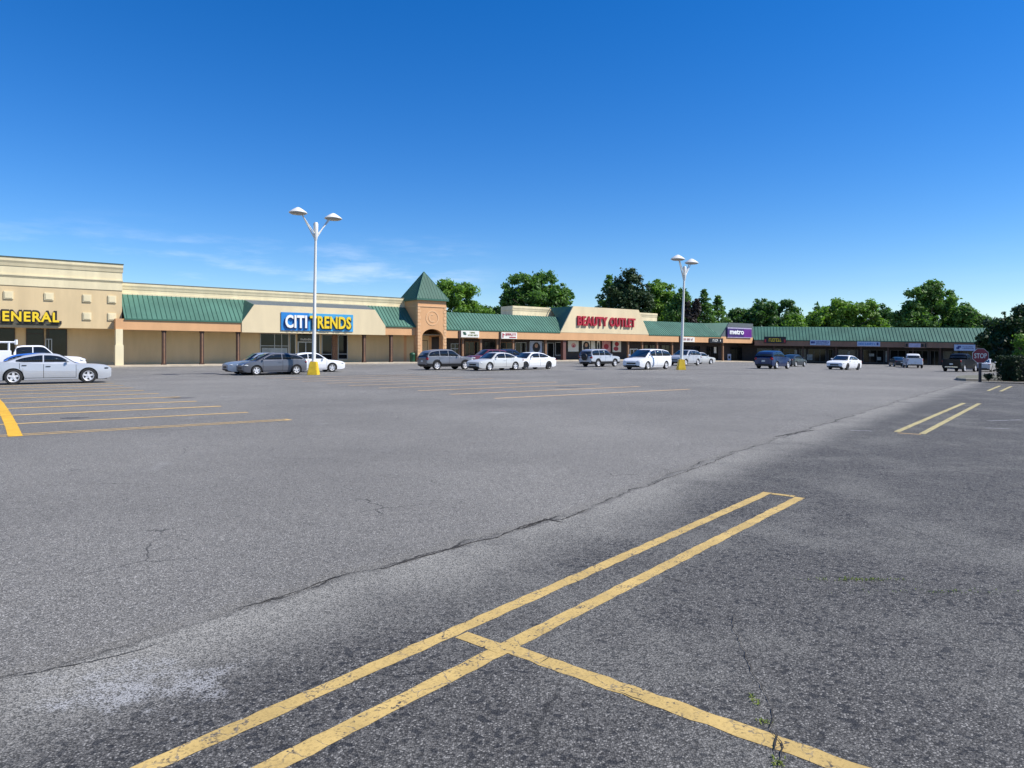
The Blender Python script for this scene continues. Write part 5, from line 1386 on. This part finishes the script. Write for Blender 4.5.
make_car('minivan', P_WHITE, 'white minivan facing left under the end of the red letters', 647.5, 369.2, L12)
make_car('suv', P_SILVER, 'silver wagon facing left behind the second lamp post', 684.5, 0, L12, Y=77)
make_car('sedan', P_CHAMP, 'pale sedan behind the silver wagon near the black sign', 698, 0, HR, Y=88)
make_car('suv', P_NAVY, 'dark blue sport utility car in front of the black restaurant sign', 773, 368.7, H12)
make_car('sedan', P_DKGREEN, 'dark slate sedan just right of the dark blue sport utility car', 793, 0, H12, Y=86)
make_car('sedan', P_WHITE, 'white sedan alone in the open lot at right with black grille', 844, 0, L8, Y=71, rim=M_RIMB)
make_car('sedan', P_DKGREEN, 'dark sedan in shade left of the white pickup', 898, 0, WT + R(90), Y=106)
make_car('pickup', P_WHITE, 'white pickup seen from behind in front of the far wing', 912.5, 0, WT + R(84), Y=97, cat='truck', name='parked_truck')
make_car('pickup', P_BLACK, 'black truck parked left of the stop sign', 960, 0, HR + 0.1, Y=76, cat='truck', name='parked_truck')
make_car('sedan', P_SILVER, 'silver sedan half hidden behind the stop sign', 984, 0, HR + 0.25, Y=80)
make_car('suv', P_WHITE, 'white car with only its roof showing over the hedge', 1017, 0, HLF, Y=76)

# ------------------------------------------------------------------ sky, sun, camera
SUN_EL, SUN_AZ = R(49), R(-10)           # azimuth measured from +X towards +Y
w = bpy.data.worlds.new('World'); SC.world = w; w.use_nodes = True; nt = w.node_tree
bg = nt.nodes['Background']
sky = nt.nodes.new('ShaderNodeTexSky'); sky.sky_type = 'NISHITA'; sky.sun_disc = False
sky.sun_elevation = SUN_EL; sky.sun_rotation = R(90) - SUN_AZ
sky.air_density = 1.05; sky.dust_density = 0.0; sky.ozone_density = 6.5; sky.altitude = 0
hs = nt.nodes.new('ShaderNodeHueSaturation'); hs.inputs['Saturation'].default_value = 1.31; hs.inputs['Hue'].default_value = 0.510
nt.links.new(sky.outputs[0], hs.inputs['Color'])
geo = nt.nodes.new('ShaderNodeTexCoord').outputs['Generated']
sp = nt.nodes.new('ShaderNodeSeparateXYZ'); nt.links.new(geo, sp.inputs[0])
cl = noise(nt, scaled(nt, geo, (2.2, 2.2, 13.0), (0.35, 0.0, 0.0)), 2.3, 7, 0.62)
msk = math_n(nt, 'MULTIPLY', ramp(nt, sp.outputs['Z'], 0.03, 0.10), ramp(nt, sp.outputs['Z'], 0.10, 0.185, 1, 0))
msk = math_n(nt, 'MULTIPLY', msk, ramp(nt, sp.outputs['X'], -0.12, 0.0, 1, 0.05))
cf = math_n(nt, 'MULTIPLY', ramp(nt, cl, 0.48, 0.74), msk)
colr = mixc(nt, math_n(nt, 'MULTIPLY', cf, 0.34), hs.outputs[0], (8.0, 8.4, 9.2))
nt.links.new(colr, bg.inputs['Color']); bg.inputs['Strength'].default_value = 0.108

sd = bpy.data.lights.new('sun', 'SUN'); sd.energy = 4.6; sd.angle = R(0.53); sd.color = (1.0, 0.955, 0.88)
so = bpy.data.objects.new('sun', sd); COL.objects.link(so)
to_sun = Vector((math.cos(SUN_EL) * math.cos(SUN_AZ), math.cos(SUN_EL) * math.sin(SUN_AZ), math.sin(SUN_EL)))
so.rotation_euler = (-to_sun).to_track_quat('-Z', 'Y').to_euler(); so.location = (0, 0, 60)

cam = bpy.data.cameras.new('camera'); co = bpy.data.objects.new('camera', cam); COL.objects.link(co)
co.location = (0, 0, CZ); co.rotation_euler = (R(90), 0, 0)
cam.sensor_fit = 'HORIZONTAL'; cam.sensor_width = 36; cam.lens = F / 1024 * 36; cam.shift_y = -(384 - HZ) / 1024
cam.clip_start = 0.05; cam.clip_end = 6000
SC.camera = co
vs = SC.view_settings; vs.view_transform = 'Standard'; vs.look = 'None'; vs.exposure = 0.50; vs.gamma = 1; vs.use_curve_mapping = False
SC.cycles.max_bounces = 6; SC.cycles.use_denoising = True; SC.cycles.denoising_prefilter = 'ACCURATE'; SC.cycles.sample_clamp_indirect = 8
